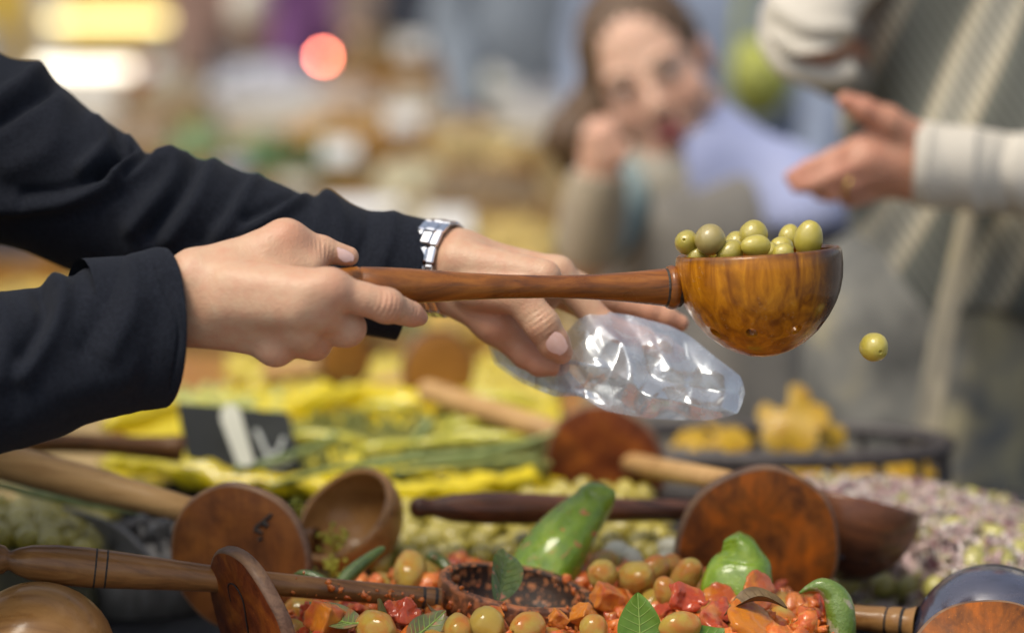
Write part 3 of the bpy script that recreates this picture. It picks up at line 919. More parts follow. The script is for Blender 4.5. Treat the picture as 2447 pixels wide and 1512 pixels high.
# wristwatch bracelet
watch = thing('wristwatch', 'steel bracelet wristwatch on the bag-holding wrist at the black cuff', 'watch', P(1050, 640, 2.22))
wc = P(1048, 641, 2.218); ax = nrm(P(1120, 652, 2.214) - P(960, 628, 2.222)); nL = 16
upv = nrm(np.array([0.06, 0, 1.0])); fr = nrm(np.array([-0.42, -0.9, 0.02]))
for i in range(nL):
    a = 2 * np.pi * i / nL; a2 = a + 0.01
    rz, ry = 0.0362, 0.0335
    c = wc + upv * math.cos(a) * rz + fr * math.sin(a) * ry
    tg = nrm(-upv * math.sin(a) * rz + fr * math.cos(a) * ry); nn = nrm(upv * math.cos(a) / rz + fr * math.sin(a) / ry)
    w = nrm(np.cross(tg, nn))
    R3 = np.stack([w, tg, nn], 1)
    for s, (x0, x1), m, h in ((0, (-0.0112, -0.0046), M_STEEL, 0.0016), (1, (-0.0043, 0.0043), M_STEEL, 0.0021), (2, (0.0046, 0.0112), M_STEEL, 0.0016)):
        hl_ = 0.0066 if s != 1 else 0.0058
        V, F = cbox((x0, -hl_, -h), (x1, hl_, h), 0.0011)
        part('bracelet_link', V @ R3.T + c, F, m, watch, smooth=False)

# ------------------------------------------------------------------ clear bag
def bag_mat(name='clear_plastic_film', h0=0.10, h1=0.34):
    t = NT(name)
    for nd in (t.b,): t.t.nodes.remove(nd)
    tr = t.n('ShaderNodeBsdfTransparent'); tr.inputs[0].default_value = (0.93, 0.95, 0.97, 1)
    gl = t.n('ShaderNodeBsdfGlossy'); gl.inputs['Roughness'].default_value = 0.22; gl.inputs[0].default_value = (0.90, 0.95, 1, 1)
    df = t.n('ShaderNodeBsdfTranslucent'); df.inputs[0].default_value = (0.80, 0.87, 0.95, 1)
    d2 = t.n('ShaderNodeBsdfDiffuse'); d2.inputs[0].default_value = (0.80, 0.87, 0.95, 1)
    lw = t.n('ShaderNodeLayerWeight'); lw.inputs[0].default_value = 0.5
    m1 = t.n('ShaderNodeMixShader'); m2 = t.n('ShaderNodeMixShader'); m3 = t.n('ShaderNodeMixShader')
    t.l(t.ramp(lw.outputs['Fresnel'], [(0.0, 0.09), (0.6, 0.16), (1.0, 0.40)]), m1.inputs[0]); t.l(tr.outputs[0], m1.inputs[1]); t.l(gl.outputs[0], m1.inputs[2])
    m3.inputs[0].default_value = 0.5; t.l(df.outputs[0], m3.inputs[1]); t.l(d2.outputs[0], m3.inputs[2])
    t.l(t.ramp(t.noise(60, 3, 0.5, None, 0.5), [(0.36, h0), (0.66, h1)]), m2.inputs[0]); t.l(m1.outputs[0], m2.inputs[1]); t.l(m3.outputs[0], m2.inputs[2])
    t.l(m2.outputs[0], t.o.inputs[0])
    return t.m
M_BAG = bag_mat()
M_BAG2 = bag_mat('folded_plastic_film', 0.30, 0.55)

def bag_sheet(outline, Yc, depth, seed, no=220, nr=44, crease=0.010):
    O = np.array(outline + outline[:1], float)
    O = 0.40 * crom(O, no + 1)[:-1] + 0.60 * np.stack([np.interp(np.linspace(0, len(O) - 1, no + 1)[:-1], range(len(O)), O[:, k_]) for k_ in (0, 1)], 1)
    c = O.mean(0)
    g = np.random.default_rng(seed)
    dirs = [(nrm(g.normal(size=2)), f_, g.uniform(0, 1), 0.010 / f_) for f_ in (0.0026, 0.0039, 0.0055, 0.0083)]
    def crum(q):
        h = 0
        for d, f, ph, a in dirs:
            w = (q @ d) * f + ph + 0.25 * np.sin(q @ d[::-1] * f * 1.9 + ph * 6) + 0.9 * vnoise(np.column_stack([q * 0.007, np.full(len(q), ph * 9)]), 1.0, 5)
            h = h + a * (np.abs((w % 1) * 2 - 1) - 0.5)
        v_ = q - np.array([1335.0, 868.0])
        fi = np.arctan2(v_[:, 1], v_[:, 0]); rr = np.hypot(v_[:, 0], v_[:, 1])
        w = fi * 2.1 + 0.25 * np.sin(rr * 0.012 + seed) + 0.4 * vnoise(np.column_stack([q * 0.006, np.full(len(q), 3.0)]), 1.0, seed)
        h = h + 1.9 * (np.abs((w % 1) * 2 - 1) - 0.5) * np.clip(rr / 160, 0, 1)
        return h / 4.0
    V = []; F = []
    for side in (-1, 1):
        for i in range(nr):
            s = i / (nr - 1)
            q = c + (O - c) * (1 - s)
            bulge = depth * (1 - (1 - s) ** 1.7)
            yy = Yc + 0.036 * np.clip((1400 - q[:, 0]) / 120, 0, 1) + (880 - q[:, 1]) * 0.00020 + side * bulge + crease * crum(q + side * 300) * (0.35 + 0.65 * min(1, s * 4))
            V += [P(a, b, y) for (a, b), y in zip(q, yy)]
    n0 = nr * no
    f = gridfaces(nr, no, wrap_v=True)
    F = f + [tuple(reversed([i + n0 for i in q])) for q in f]
    return np.array(V), F
main_o = [(1166, 826), (1215, 838), (1272, 862), (1330, 848), (1356, 792), (1405, 742), (1500, 752), (1600, 778), (1650, 804), (1706, 850), (1768, 898), (1780, 938), (1762, 987), (1690, 1004), (1560, 1001), (1450, 982), (1385, 947), (1325, 947), (1246, 914), (1182, 870)]
flap_o = [(1176, 834), (1220, 846), (1290, 876), (1345, 870), (1375, 905), (1420, 952), (1340, 938), (1250, 906), (1190, 866)]
bag = thing('plastic_bag', 'clear crumpled plastic bag pinched between thumb and fingers under the ladle', 'bag', P(1500, 900, 2.2))
V, F = bag_sheet(main_o, 2.174, 0.019, 3)
part('bag_body', V, F, M_BAG, bag)
V, F = bag_sheet(flap_o, 2.182, 0.003, 8, no=120, nr=24, crease=0.010)
part('bag_mouth', V, F, M_BAG2, bag)
# ------------------------------------------------------------------ stall tables
M_BLACKCLOTH = simple('black_cloth', [(0.008, 0.008, 0.009), (0.02, 0.02, 0.022)], scale=40, rough=0.8, bump=0.4, bscale=300)
M_TABLE = wood('raw_plank_wood', (0.10, 0.06, 0.03), (0.22, 0.14, 0.075), (0.30, 0.20, 0.11), rough=0.7, coat=0)
def table(x0, x1, y0, y1, z, label, cloth_mat, cloth_label):
    t = thing('market_table', label, 'table', ((x0 + x1) / 2, (y0 + y1) / 2, 0))
    n = max(3, int((x1 - x0) / 0.24)); w = (x1 - x0) / n
    for i in range(n):
        V, F = cbox((x0 + i * w + 0.003, y0, z - 0.03), (x0 + (i + 1) * w - 0.003, y1, z - 0.006))
        part('plank', V, F, M_TABLE, t, smooth=False)
    for sx in (x0 + 0.06, x1 - 0.06):
        for sy in (y0 + 0.06, y1 - 0.06):
            V, F = cbox((sx - 0.03, sy - 0.03, 0), (sx + 0.03, sy + 0.03, z - 0.032))
            part('leg', V, F, M_TABLE, t, smooth=False)
    nu, nv = 60, 60
    drop = 0.5
    gx = np.concatenate([np.full(6, x0 - 0.008), np.linspace(x0, x1, nu - 12), np.full(6, x1 + 0.008)])
    gy = np.concatenate([np.full(6, y0 - 0.008), np.linspace(y0, y1, nv - 12), np.full(6, y1 + 0.008)])
    dx = np.concatenate([np.linspace(drop, 0.004, 6), np.zeros(nu - 12), np.linspace(0.004, drop, 6)])
    dy = np.concatenate([np.linspace(drop, 0.004, 6), np.zeros(nv - 12), np.linspace(0.004, drop, 6)])
    V = []
    for i in range(nu):
        for j in range(nv):
            d = max(dx[i], dy[j])
            fl = 0.03 * d * math.sin(40 * (gx[i] + gy[j])) / drop
            V.append((gx[i] + (fl if dx[i] > 0 else 0) + np.sign(i - nu / 2) * 0.02 * (dx[i] > 0) * d, gy[j] + (fl if dy[j] > 0 else 0) + np.sign(j - nv / 2) * 0.02 * (dy[j] > 0) * d, z - d))
    solo('tablecloth', V, [tuple(reversed(f)) for f in gridfaces(nu, nv)], cloth_mat, cloth_label, 'tablecloth')
table(-0.95, 0.95, 1.80, 2.90, 0.79, 'front plank trestle table of the olive stall under black cloth', M_BLACKCLOTH, 'black cloth under the ladles and stew at the olive stall front')

# ------------------------------------------------------------------ stewed vegetables
S_C, S_R = np.array([0.035, 2.13]), np.array([0.225, 0.215])
SL_C = P(1240, 1402, 2.17)          # the sauce ladle lies sunk in here
def stew_z(x, y):
    r2 = ((x - S_C[0]) / S_R[0]) ** 2 + ((y - S_C[1]) / S_R[1]) ** 2
    bx, by = x - SL_C[0], y - SL_C[1]
    dip = 0.05 * np.clip((0.074 - np.sqrt(bx * bx + by * by)) / 0.014, 0, 1)
    return 0.858 - dip + 0.012 * np.exp(-((x - 0.19) / 0.06) ** 2 - ((y - 2.12) / 0.07) ** 2) - 0.03 * np.clip(r2 - 0.75, 0, 1)

def sauce_mix(name, cols, sauce=(0.46, 0.085, 0.018), lo=0.42, hi=0.58, sc=95, rough=0.3, coat=0.6):
    t = NT(name)
    info = t.n('ShaderNodeObjectInfo')
    c = t.ramp(t.noise(60, 3), [(0.3 + 0.4 * k / max(1, len(cols) - 1), q) for k, q in enumerate(cols)])
    geo = t.n('ShaderNodeNewGeometry')
    n = t.n('ShaderNodeTexNoise'); n.inputs['Scale'].default_value = sc; n.inputs['Detail'].default_value = 4; n.noise_dimensions = '4D'
    t.l(geo.outputs['Position'], n.inputs['Vector']); mu = t.n('ShaderNodeMath'); mu.operation = 'MULTIPLY'; mu.inputs[1].default_value = 10
    t.l(info.outputs['Random'], mu.inputs[0]); t.l(mu.outputs[0], n.inputs['W'])
    a2 = t.n('ShaderNodeMath'); a2.operation = 'MULTIPLY_ADD'; a2.inputs[1].default_value = 0.26; a2.inputs[2].default_value = -0.13; t.l(info.outputs['Random'], a2.inputs[0])
    a3 = t.n('ShaderNodeMath'); t.l(n.outputs['Fac'], a3.inputs[0]); t.l(a2.outputs[0], a3.inputs[1])
    c = t.mix(t.ramp(a3.outputs[0], [(lo, 0.0), (hi, 1.0)]), c, sauce)
    t.set(base=c, rough=rough, coat=coat, coatr=0.08, sss=0.12)
    t.b.inputs['Subsurface Radius'].default_value = (0.008, 0.004, 0.001); t.b.inputs['Subsurface Scale'].default_value = 0.5
    t.bump(t.mix(0.5, n.outputs['Fac'], t.noise(350, 4, 0.7)), 0.8, 0.003)
    return t.m
M_STEWOLIVE = sauce_mix('sauce_coated_olive', [(0.50, 0.29, 0.022), (0.58, 0.40, 0.05), (0.62, 0.48, 0.13)], (0.64, 0.21, 0.022), 0.47, 0.70, 80)
M_CARROT = sauce_mix('stewed_carrot', [(0.74, 0.19, 0.006), (0.82, 0.31, 0.014)], (0.62, 0.12, 0.02), 0.48, 0.66, 90)
M_TOMATO = sauce_mix('stewed_tomato', [(0.52, 0.030, 0.012), (0.68, 0.12, 0.02)], (0.72, 0.24, 0.045), 0.46, 0.64, 90)
M_SAUCE = sauce_mix('orange_sauce', [(0.56, 0.095, 0.012), (0.70, 0.20, 0.022)], (0.72, 0.30, 0.06), 0.5, 0.66, 160)
M_SAUCYWOOD = sauce_mix('sauce_smeared_wood', [(0.055, 0.020, 0.010), (0.13, 0.05, 0.02), (0.24, 0.095, 0.035)], (0.47, 0.16, 0.055), 0.46, 0.60, 120, 0.45, 0.1)
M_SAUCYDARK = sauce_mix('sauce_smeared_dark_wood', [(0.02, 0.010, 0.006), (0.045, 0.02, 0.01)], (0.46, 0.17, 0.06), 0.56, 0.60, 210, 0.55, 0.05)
M_PEPPER = simple('green_pepper_skin', [(0.085, 0.165, 0.008), (0.13, 0.23, 0.014), (0.19, 0.29, 0.03)], scale=22, rough=0.30, coat=0.5, bump=0.1, bscale=60, sss=0.1)
M_STEWPEPPER = sauce_mix('sauce_flecked_pepper', [(0.110, 0.215, 0.003), (0.175, 0.300, 0.005), (0.26, 0.38, 0.014)], (0.50, 0.18, 0.05), 0.70, 0.78, 130, 0.22)
M_CHILI = sauce_mix('dark_green_chili', [(0.04, 0.078, 0.008), (0.09, 0.145, 0.02)], (0.36, 0.12, 0.05), 0.62, 0.70, 160, 0.35)
M_CLAY = simple('glazed_clay', [(0.10, 0.04, 0.02), (0.16, 0.07, 0.03)], scale=8, rough=0.4, coat=0.3)

def dish(name, label, cx, cy, z0, z1, r, mat, cat, sy=1.0):
    prof = [(0.001, 0.012), (r * 0.7, 0.012), (r * 0.9, (z1 - z0) * 0.6), (r * 0.97, (z1 - z0)), (r * 1.0, (z1 - z0) + 0.004), (r * 1.03, (z1 - z0)), (r * 0.95, (z1 - z0) * 0.5), (r * 0.75, 0.0), (0.001, 0.0)]
    V, F = lathe(prof, 64); V[:, 1] *= sy
    V += np.array([cx, cy, z0])
    t = thing(name, label, cat, (cx, cy, z0))
    part('dish_body', V, [tuple(reversed(f)) for f in F], mat, t)
    return t
dish('stew_dish', 'wide clay dish under the orange vegetable stew', S_C[0], S_C[1], 0.7915, 0.835, 0.235, M_CLAY, 'dish', 0.95)

n = 110
gx = np.linspace(S_C[0] - S_R[0], S_C[0] + S_R[0], n); gy = np.linspace(S_C[1] - S_R[1], S_C[1] + S_R[1], n)
X, Y = np.meshgrid(gx, gy, indexing='ij')
V = np.stack([X.ravel(), Y.ravel(), stew_z(X, Y).ravel()], 1)
V[:, 2] += 0.008 * fbm(V, 60, 4, 4) - 0.001
solo('stew_sauce', V, gridfaces(n, n), M_SAUCE, 'thick orange red sauce that the stewed olives and carrots lie in', 'sauce', kind='stuff')

SO = [olive_mesh('olive', M_STEWOLIVE, 1.3, 26, 18, True, 11, 0.12), olive_mesh('olive', M_STEWOLIVE, 1.15, 26, 18, True, 12, 0.12), olive_mesh('olive', M_STEWOLIVE, 1.42, 26, 18, False, 13, 0.12)]
def lump_mesh(name, mat, kind, seed):
    g = np.random.default_rng(seed)
    if kind == 'cube':
        def f(p):
            q = np.abs(p) - np.array([0.85, 0.62, 0.62], np.float32)
            d = np.linalg.norm(np.maximum(q, 0), axis=1) + np.minimum(q.max(1), 0) - 0.10
            return d + 0.13 * vnoise(p, 1.7, seed) + 0.05 * vnoise(p, 5, seed)
        lo, hi = (-1.2,) * 3, (1.2,) * 3
    elif kind == 'slice':
        def f(p):
            r = np.sqrt(p[:, 0] ** 2 + p[:, 1] ** 2) - 1.0
            z = np.abs(p[:, 2] + 0.12 * p[:, 0] ** 2) - 0.16
            return smax(r, z, 0.1) + 0.09 * vnoise(p, 1.8, seed) + 0.04 * vnoise(p, 6, seed)
        lo, hi = (-1.3, -1.3, -0.6), (1.3, 1.3, 0.6)
    else:
        def f(p):
            z = np.abs(p[:, 2] - 0.35 * np.sin(p[:, 0] * 1.7 + seed)) - 0.22
            r = np.sqrt((p[:, 0] / 1.15) ** 2 + (p[:, 1] / 0.8) ** 2) - 0.9
            return smax(r, z, 0.2) * 0.7 + 0.16 * vnoise(p, 1.9, seed) + 0.06 * vnoise(p, 5, seed)
        lo, hi = (-1.5, -1.3, -1.0), (1.5, 1.3, 1.0)
    V, F = surfnet(f, lo, hi, 0.11)
    return make_mesh(name, V, F, mat)
CUBE = [lump_mesh('carrot_piece', M_CARROT, 'cube', s) for s in (1, 2)]
SLICE = [lump_mesh('carrot_slice', M_CARROT, 'slice', s) for s in (3, 4)]
TOM = [lump_mesh('tomato_piece', M_TOMATO, 'flake', s) for s in (5, 6, 7)]
# pieces one can pick out
def piece(name, me, cx, cy, Y, rpx, rot, label, cat, group='pieces of the orange stew'):
    return inst(name, me, P(cx, cy, Y), rot, rpx * MPP(Y), label, cat, group)
piece('carrot_slice', SLICE[0], 1815, 1412, 2.12, 50, (1.15, 0.0, 0.75), 'large orange carrot slice standing up against the small green pepper', 'carrot')
piece('carrot_slice', SLICE[1], 1715, 1430, 2.14, 44, (0.75, 0.2, -0.2), 'orange carrot slice leaning at the foot of the small green pepper', 'carrot')
piece('carrot_piece', SLICE[0], 1795, 1478, 2.06, 66, (0.55, 0.25, 0.5), 'big bright orange carrot chunk lowest in the stew, nearest the curled chili', 'carrot')
piece('tomato_piece', TOM[0], 1640, 1425, 2.10, 46, (0.9, 0.5, 0.3), 'red tomato piece between the fresh bay leaf and small green pepper', 'tomato')
piece('tomato_piece', TOM[1], 1720, 1475, 2.075, 60, (0.5, 0.2, 1.2), 'coral tomato piece in front of the orange carrot slices', 'tomato')
piece('carrot_piece', CUBE[0], 1452, 1428, 2.14, 36, (0.3, 0.4, 0.5), 'orange carrot cube beside the sauce ladle mouth', 'carrot')
piece('carrot_piece', CUBE[1], 1400, 1478, 2.10, 34, (1.0, 0.8, 0.5), 'carrot wedge hanging at the far side of the sauce ladle', 'carrot')
piece('carrot_piece', CUBE[1], 785, 1478, 2.075, 48, (0.2, 0.3, 0.9), 'orange carrot block under the spotted bay leaf', 'carrot')
piece('tomato_piece', TOM[2], 960, 1460, 2.075, 40, (1.2, 0.3, 0.2), 'bright red pepper piece below the sauce ladle handle', 'pepper')
piece('carrot_piece', CUBE[0], 1178, 1470, 2.07, 24, (0.5, 0.1, 0.3), 'small orange carrot cube in front of the sauce ladle', 'carrot')
piece('carrot_piece', CUBE[0], 1335, 1478, 2.07, 22, (0.2, 0.6, 0.3), 'small carrot cube below the sauce ladle rim', 'carrot')
piece('tomato_piece', TOM[0], 860, 1450, 2.085, 34, (0.3, 0.3, 2.0), 'red tomato scrap by the spotted bay leaf', 'tomato')
for (a, b, Y, r, lab) in ((1165, 1492, 2.055, 46, 'large sauce coated olive, foremost in front of the sauce ladle'), (1260, 1500, 2.05, 42, 'sauce coated olive next to the foremost big olive'), (1095, 1500, 2.055, 38, 'sauce coated olive beside the grey bay leaf tip'),
                         (1520, 1380, 2.2, 46, 'tall orange stewed olive behind the fresh bay leaf'), (1440, 1372, 2.2, 40, 'stewed olive at the foot of the long green pepper'), (1590, 1410, 2.16, 30, 'small dark stewed olive between bay leaf and tomato'),
                         (1640, 1375, 2.19, 38, 'greenish stewed olive left of the small green pepper'), (980, 1365, 2.24, 46, 'pale stewed olive behind the sauce ladle handle'), (1330, 1356, 2.26, 42, 'stewed olive behind the sauce ladle rim'),
                         (1420, 1502, 2.05, 38, 'stewed olive below the dark sauce ladle'), (1625, 1495, 2.05, 40, 'stewed olive just beyond the fresh bay leaf'), (900, 1500, 2.055, 48, 'greenish sauce coated olive at the bottom under the red pepper'),
                         (1560, 1362, 2.22, 36, 'stewed olive behind the tall orange one'), (1605, 1350, 2.24, 30, 'small pale stewed olive near the round paddle')):
    piece('stewed_olive', SO[int(a) % 3], a, b, Y, r * 0.93, tuple(rng.uniform(0, 6, 3)), lab, 'olive')
inside = lambda p: ((p[0] - S_C[0]) / (S_R[0] - 0.012)) ** 2 + ((p[1] - S_C[1]) / (S_R[1] - 0.012)) ** 2 < 1 and p[1] > 1.99 and np.hypot(p[0] - SL_C[0], p[1] - SL_C[1]) > 0.077
pts = poisson(330, inside, S_C - S_R, S_C + S_R, 0.0185, 3)
kinds = [('stewed_olive', SO, 'sauce coated olive among the other pieces of the orange stew', 'olive', 0.0122, 0.34),
         ('carrot_piece', CUBE, 'orange carrot cube among the olives of the stew', 'carrot', 0.0095, 0.26), ('tomato_piece', TOM, 'red tomato scrap among the olives of the stew', 'tomato', 0.0140, 0.32), ('carrot_slice', SLICE, 'round carrot slice among the olives of the stew', 'carrot', 0.0125, 0.07)]
for x, y in pts:
    r = rng.random(); a = 0
    for nme, ms, lab, cat, sz, pr in kinds:
        a += pr
        if r < a: break
    inst(nme, ms[rng.integers(len(ms))], (x, y, float(stew_z(x, y)) + rng.uniform(-0.004, 0.006)), tuple(rng.uniform(0, 6, 3)), tuple(sz * rng.uniform(0.8, 1.2) * rng.uniform(0.85, 1.15, 3)), lab, cat, lab + 's')
# crumbs of sauce on top
def crumb(seed):
    v, f = ico(2)
    return v * np.array([1.15, 0.95, 0.7]) * (1 + 0.6 * vnoise(v, 1.5, seed) + 0.25 * vnoise(v, 3.5, seed))[:, None], f
V0, F0 = crumb(3)
m_ = 1500
q = np.stack([S_C[0] + S_R[0] * rng.uniform(-1, 1, m_), S_C[1] + S_R[1] * rng.uniform(-1, 1, m_)], 1)
q = q[(((q - S_C) ** 2 / S_R ** 2).sum(1) < 0.95) & (np.hypot(q[:, 0] - SL_C[0], q[:, 1] - SL_C[1]) > 0.071)]
V, F = scatter_mesh(V0, F0, np.column_stack([q, stew_z(q[:, 0], q[:, 1]) + rng.uniform(0.0, 0.012, len(q))]), rng.uniform(0.03, 1, len(q)) ** 2.2 * 0.0095 + 0.0016, 4)
solo('sauce_crumbs', V, F, M_SAUCE, 'crumbs of orange sauce and carrot sticking to the stew', 'sauce', kind='stuff')

# peppers
def pepper(name, pts, rad, label, mat, nl=3, amp=0.055, ph=0.0):
    V, F = tube([P(*p) for p in pts], np.array(rad) * MPP(pts[0][2]), seg=48, n=60, lobes=lambda th, u: 1 + amp * np.cos(nl * th + ph + 0.9 * u) + 0.03 * np.cos(2 * th + 4 * u))
    V += (0.0055 * fbm(V, 30, 2, 3))[:, None] * np.array([1.0, 0.7, 0.5])
    c = np.array(P(*pts[0]))
    return solo(name, V, F, mat, label, 'pepper', 'green peppers in the stew')
pepper('green_pepper', [(1290, 1410, 2.25), (1318, 1338, 2.26), (1362, 1270, 2.27), (1410, 1212, 2.28), (1432, 1182, 2.283), (1441, 1162, 2.285), (1443, 1157, 2.285)], [78, 84, 70, 51, 46, 32, 2], 'long green pepper standing up out of the stew behind the sauce ladle', M_STEWPEPPER)
pepper('green_pepper', [(1760, 1470, 2.17), (1764, 1405, 2.175), (1768, 1350, 2.18), (1766, 1315, 2.18), (1756, 1292, 2.18), (1750, 1282, 2.18), (1748, 1278, 2.18)], [74, 84, 74, 54, 34, 25, 1], 'small green bell pepper tip in front of the round orange paddle', M_STEWPEPPER, 3, 0.10, 1.2)

def stalk(name, pts, rad, label, cat, mat, group=None, seg=14, mpp=None):
    mp = mpp or MPP(pts[0][2])
    V, F = tube([P(*p) for p in pts], np.array(rad) * mp, seg=seg, n=32)
    V += 0.0004 * fbm(V, 90, 5)[:, None]
    return solo(name, V, F, mat, label, cat, group)
stalk('green_chili', [(808, 1402, 2.19), (840, 1368, 2.2), (880, 1335, 2.21), (912, 1312, 2.22), (916, 1309, 2.22)], [17, 19, 15, 9, 2], 'green bean shaped chili pointing up before the small wooden bowl', 'chili', M_CHILI)
stalk('green_chili', [(1085, 1375, 2.26), (1055, 1342, 2.27), (1030, 1330, 2.27), (1018, 1332, 2.27)], [15, 15, 12, 4], 'short green chili behind the sauce ladle', 'chili', M_CHILI)
stalk('green_chili', [(790, 1402, 2.17), (760, 1382, 2.175), (725, 1369, 2.18), (703, 1372, 2.18)], [13, 14, 10, 3], 'dark green chili tip at the disc edge behind the sauce ladle handle', 'chili', M_CHILI)
M_MOLDY = sauce_mix('blotched_chili', [(0.09, 0.17, 0.015), (0.15, 0.23, 0.03)], (0.33, 0.30, 0.19), 0.44, 0.50, 75, 0.3)
stalk('green_chili', [(1910, 1417, 2.10), (1935, 1403, 2.10), (1966, 1400, 2.10), (1996, 1425, 2.10), (2010, 1475, 2.095), (2010, 1560, 2.09)], [3, 10, 21, 32, 36, 34], 'curled green chili with black and cream blotches, next to the polished black ladle', 'chili', M_MOLDY, seg=20)

# leaves
def leaf_mat(name, cols, mid, rough=0.4, trans=0.25):
    t = NT(name)
    c = t.ramp(t.noise(120, 4, 0.6), [(0.3 + 0.4 * k / max(1, len(cols) - 1), q) for k, q in enumerate(cols)])
    t.set(base=c, rough=rough, coat=0.1)
    t.bump(t.noise(260, 3), 0.25, 0.001)
    tl = t.n('ShaderNodeBsdfTranslucent'); t.l(c, tl.inputs[0])
    mx = t.n('ShaderNodeMixShader'); mx.inputs[0].default_value = trans
    t.l(t.b.outputs[0], mx.inputs[1]); t.l(tl.outputs[0], mx.inputs[2]); t.l(mx.outputs[0], t.o.inputs[0])
    return t.m
M_BAY = leaf_mat('fresh_bay_leaf', [(0.085, 0.19, 0.012), (0.13, 0.26, 0.02)], None, 0.42)
M_BAYVEIN = simple('leaf_vein', [(0.22, 0.34, 0.07)], rough=0.5)
M_OLDBAY = leaf_mat('sauce_spotted_bay_leaf', [(0.11, 0.12, 0.04), (0.16, 0.18, 0.075), (0.34, 0.13, 0.05)], None, 0.4, 0.1)
M_DRYBAY = leaf_mat('brown_dry_leaf', [(0.12, 0.07, 0.025), (0.22, 0.14, 0.05)], None, 0.5, 0.15)
def leaf(name, A, B, nrmv, w, label, mat, vein, curl=0.15, fold=0.12, cat='leaf', group='bay leaves in the stew', wav=0.02):
    A = np.asarray(A); B = np.asarray(B); L = np.linalg.norm(B - A); d = (B - A) / L
    n_ = nrm(np.asarray(nrmv) - d * np.dot(nrmv, d)); s = np.cross(d, n_)
    nu, nv = 26, 15
    def pos(u, a):
        ww = w * (math.sin(math.pi * min(1, u ** 0.85)) ** 0.8) + 0.0004
        z = L * curl * (4 * u * (1 - u)) * -1 + abs(a) * ww * fold * 3 + wav * L * math.sin(9 * u + 2 * a) * abs(a)
        return A + d * L * u + s * a * ww + n_ * z
    V = []
    for lay in (0, 1):
        for i in range(nu):
            for j in range(nv):
                V.append(pos(i / (nu - 1), (j / (nv - 1) - 0.5) * 2) - n_ * lay * 0.0005)
    F = gridfaces(nu, nv); m = nu * nv
    F = F + [tuple(reversed([i + m for i in f])) for f in F]
    t = thing(name, label, cat, A, group)
    part('blade', V, F, mat, t)
    mid = [pos(u, 0) + n_ * 0.0003 for u in np.linspace(0, 0.98, 9)]
    v, f = tube(mid, np.linspace(0.0009, 0.0004, 9), seg=6, n=18)
    parts = [(v, f)]
    for u in (0.15, 0.27, 0.39, 0.51, 0.63, 0.75):
        for sg in (-1, 1):
            v, f = tube([pos(min(1, u + 0.16 * e), sg * e) + n_ * 0.00015 for e in (0.0, 0.3, 0.6, 0.9)], [0.0004, 0.0003, 0.00025, 0.0001], seg=5, n=8)
            parts.append((v, f))
    v, f = merge(parts)
    part('midrib', v, f, vein, t)
    return t
leaf('bay_leaf', P(1532, 1575, 2.045), P(1524, 1414, 2.06), (-0.12, -0.95, 0.25), 53 * MPP(2.05), 'fresh bright green bay leaf standing upright at the front of the stew', M_BAY, M_BAYVEIN, 0.05, 0.06)
leaf('bay_leaf', P(858, 1488, 2.05), P(740, 1436, 2.085), (-0.1, -0.6, 0.8), 36 * MPP(2.06), 'grey green bay leaf spotted with sauce on the orange carrot block', M_OLDBAY, M_BAYVEIN)
leaf('bay_leaf', P(975, 1530, 2.03), P(1066, 1458, 2.06), (0.1, -0.85, 0.5), 34 * MPP(2.06), 'grey bay leaf tip pointing up beside the foremost stewed olives', M_OLDBAY, M_BAYVEIN)
leaf('bay_leaf', P(930, 1476, 2.065), P(905, 1440, 2.09), (0.6, -0.7, 0.3), 30 * MPP(2.06), 'small folded bay leaf left of the bright red pepper piece', M_OLDBAY, M_BAYVEIN, 0.2, 0.4)
leaf('bay_leaf', P(1150, 1492, 2.06), P(1020, 1440, 2.09), (0.1, -0.2, 0.95), 16 * MPP(2.06), 'thin curled brown leaf under the collar of the sauce ladle', M_DRYBAY, M_DRYBAY, 0.25, 0.3)
leaf('bay_leaf', P(1880, 1452, 2.07), P(1730, 1470, 2.07), (0.0, -0.25, 0.95), 26 * MPP(2.06), 'dry brown leaf lying over the bright orange carrots', M_DRYBAY, M_DRYBAY, -0.2, 0.3)
leaf('bay_leaf', P(1600, 1530, 2.035), P(1760, 1508, 2.05), (0.0, -0.5, 0.85), 34 * MPP(2.06), 'dark green bay leaf lying lowest beside the fresh upright one', M_BAY, M_BAYVEIN, 0.1, 0.2)
leaf('bay_leaf', P(1188, 1440, 2.13), P(1205, 1312, 2.185), (0.25, -0.95, 0.1), 42 * MPP(2.15), 'dark green pepper leaf standing in the sauce ladle', M_CHILI, M_CHILI, -0.08, 0.15)

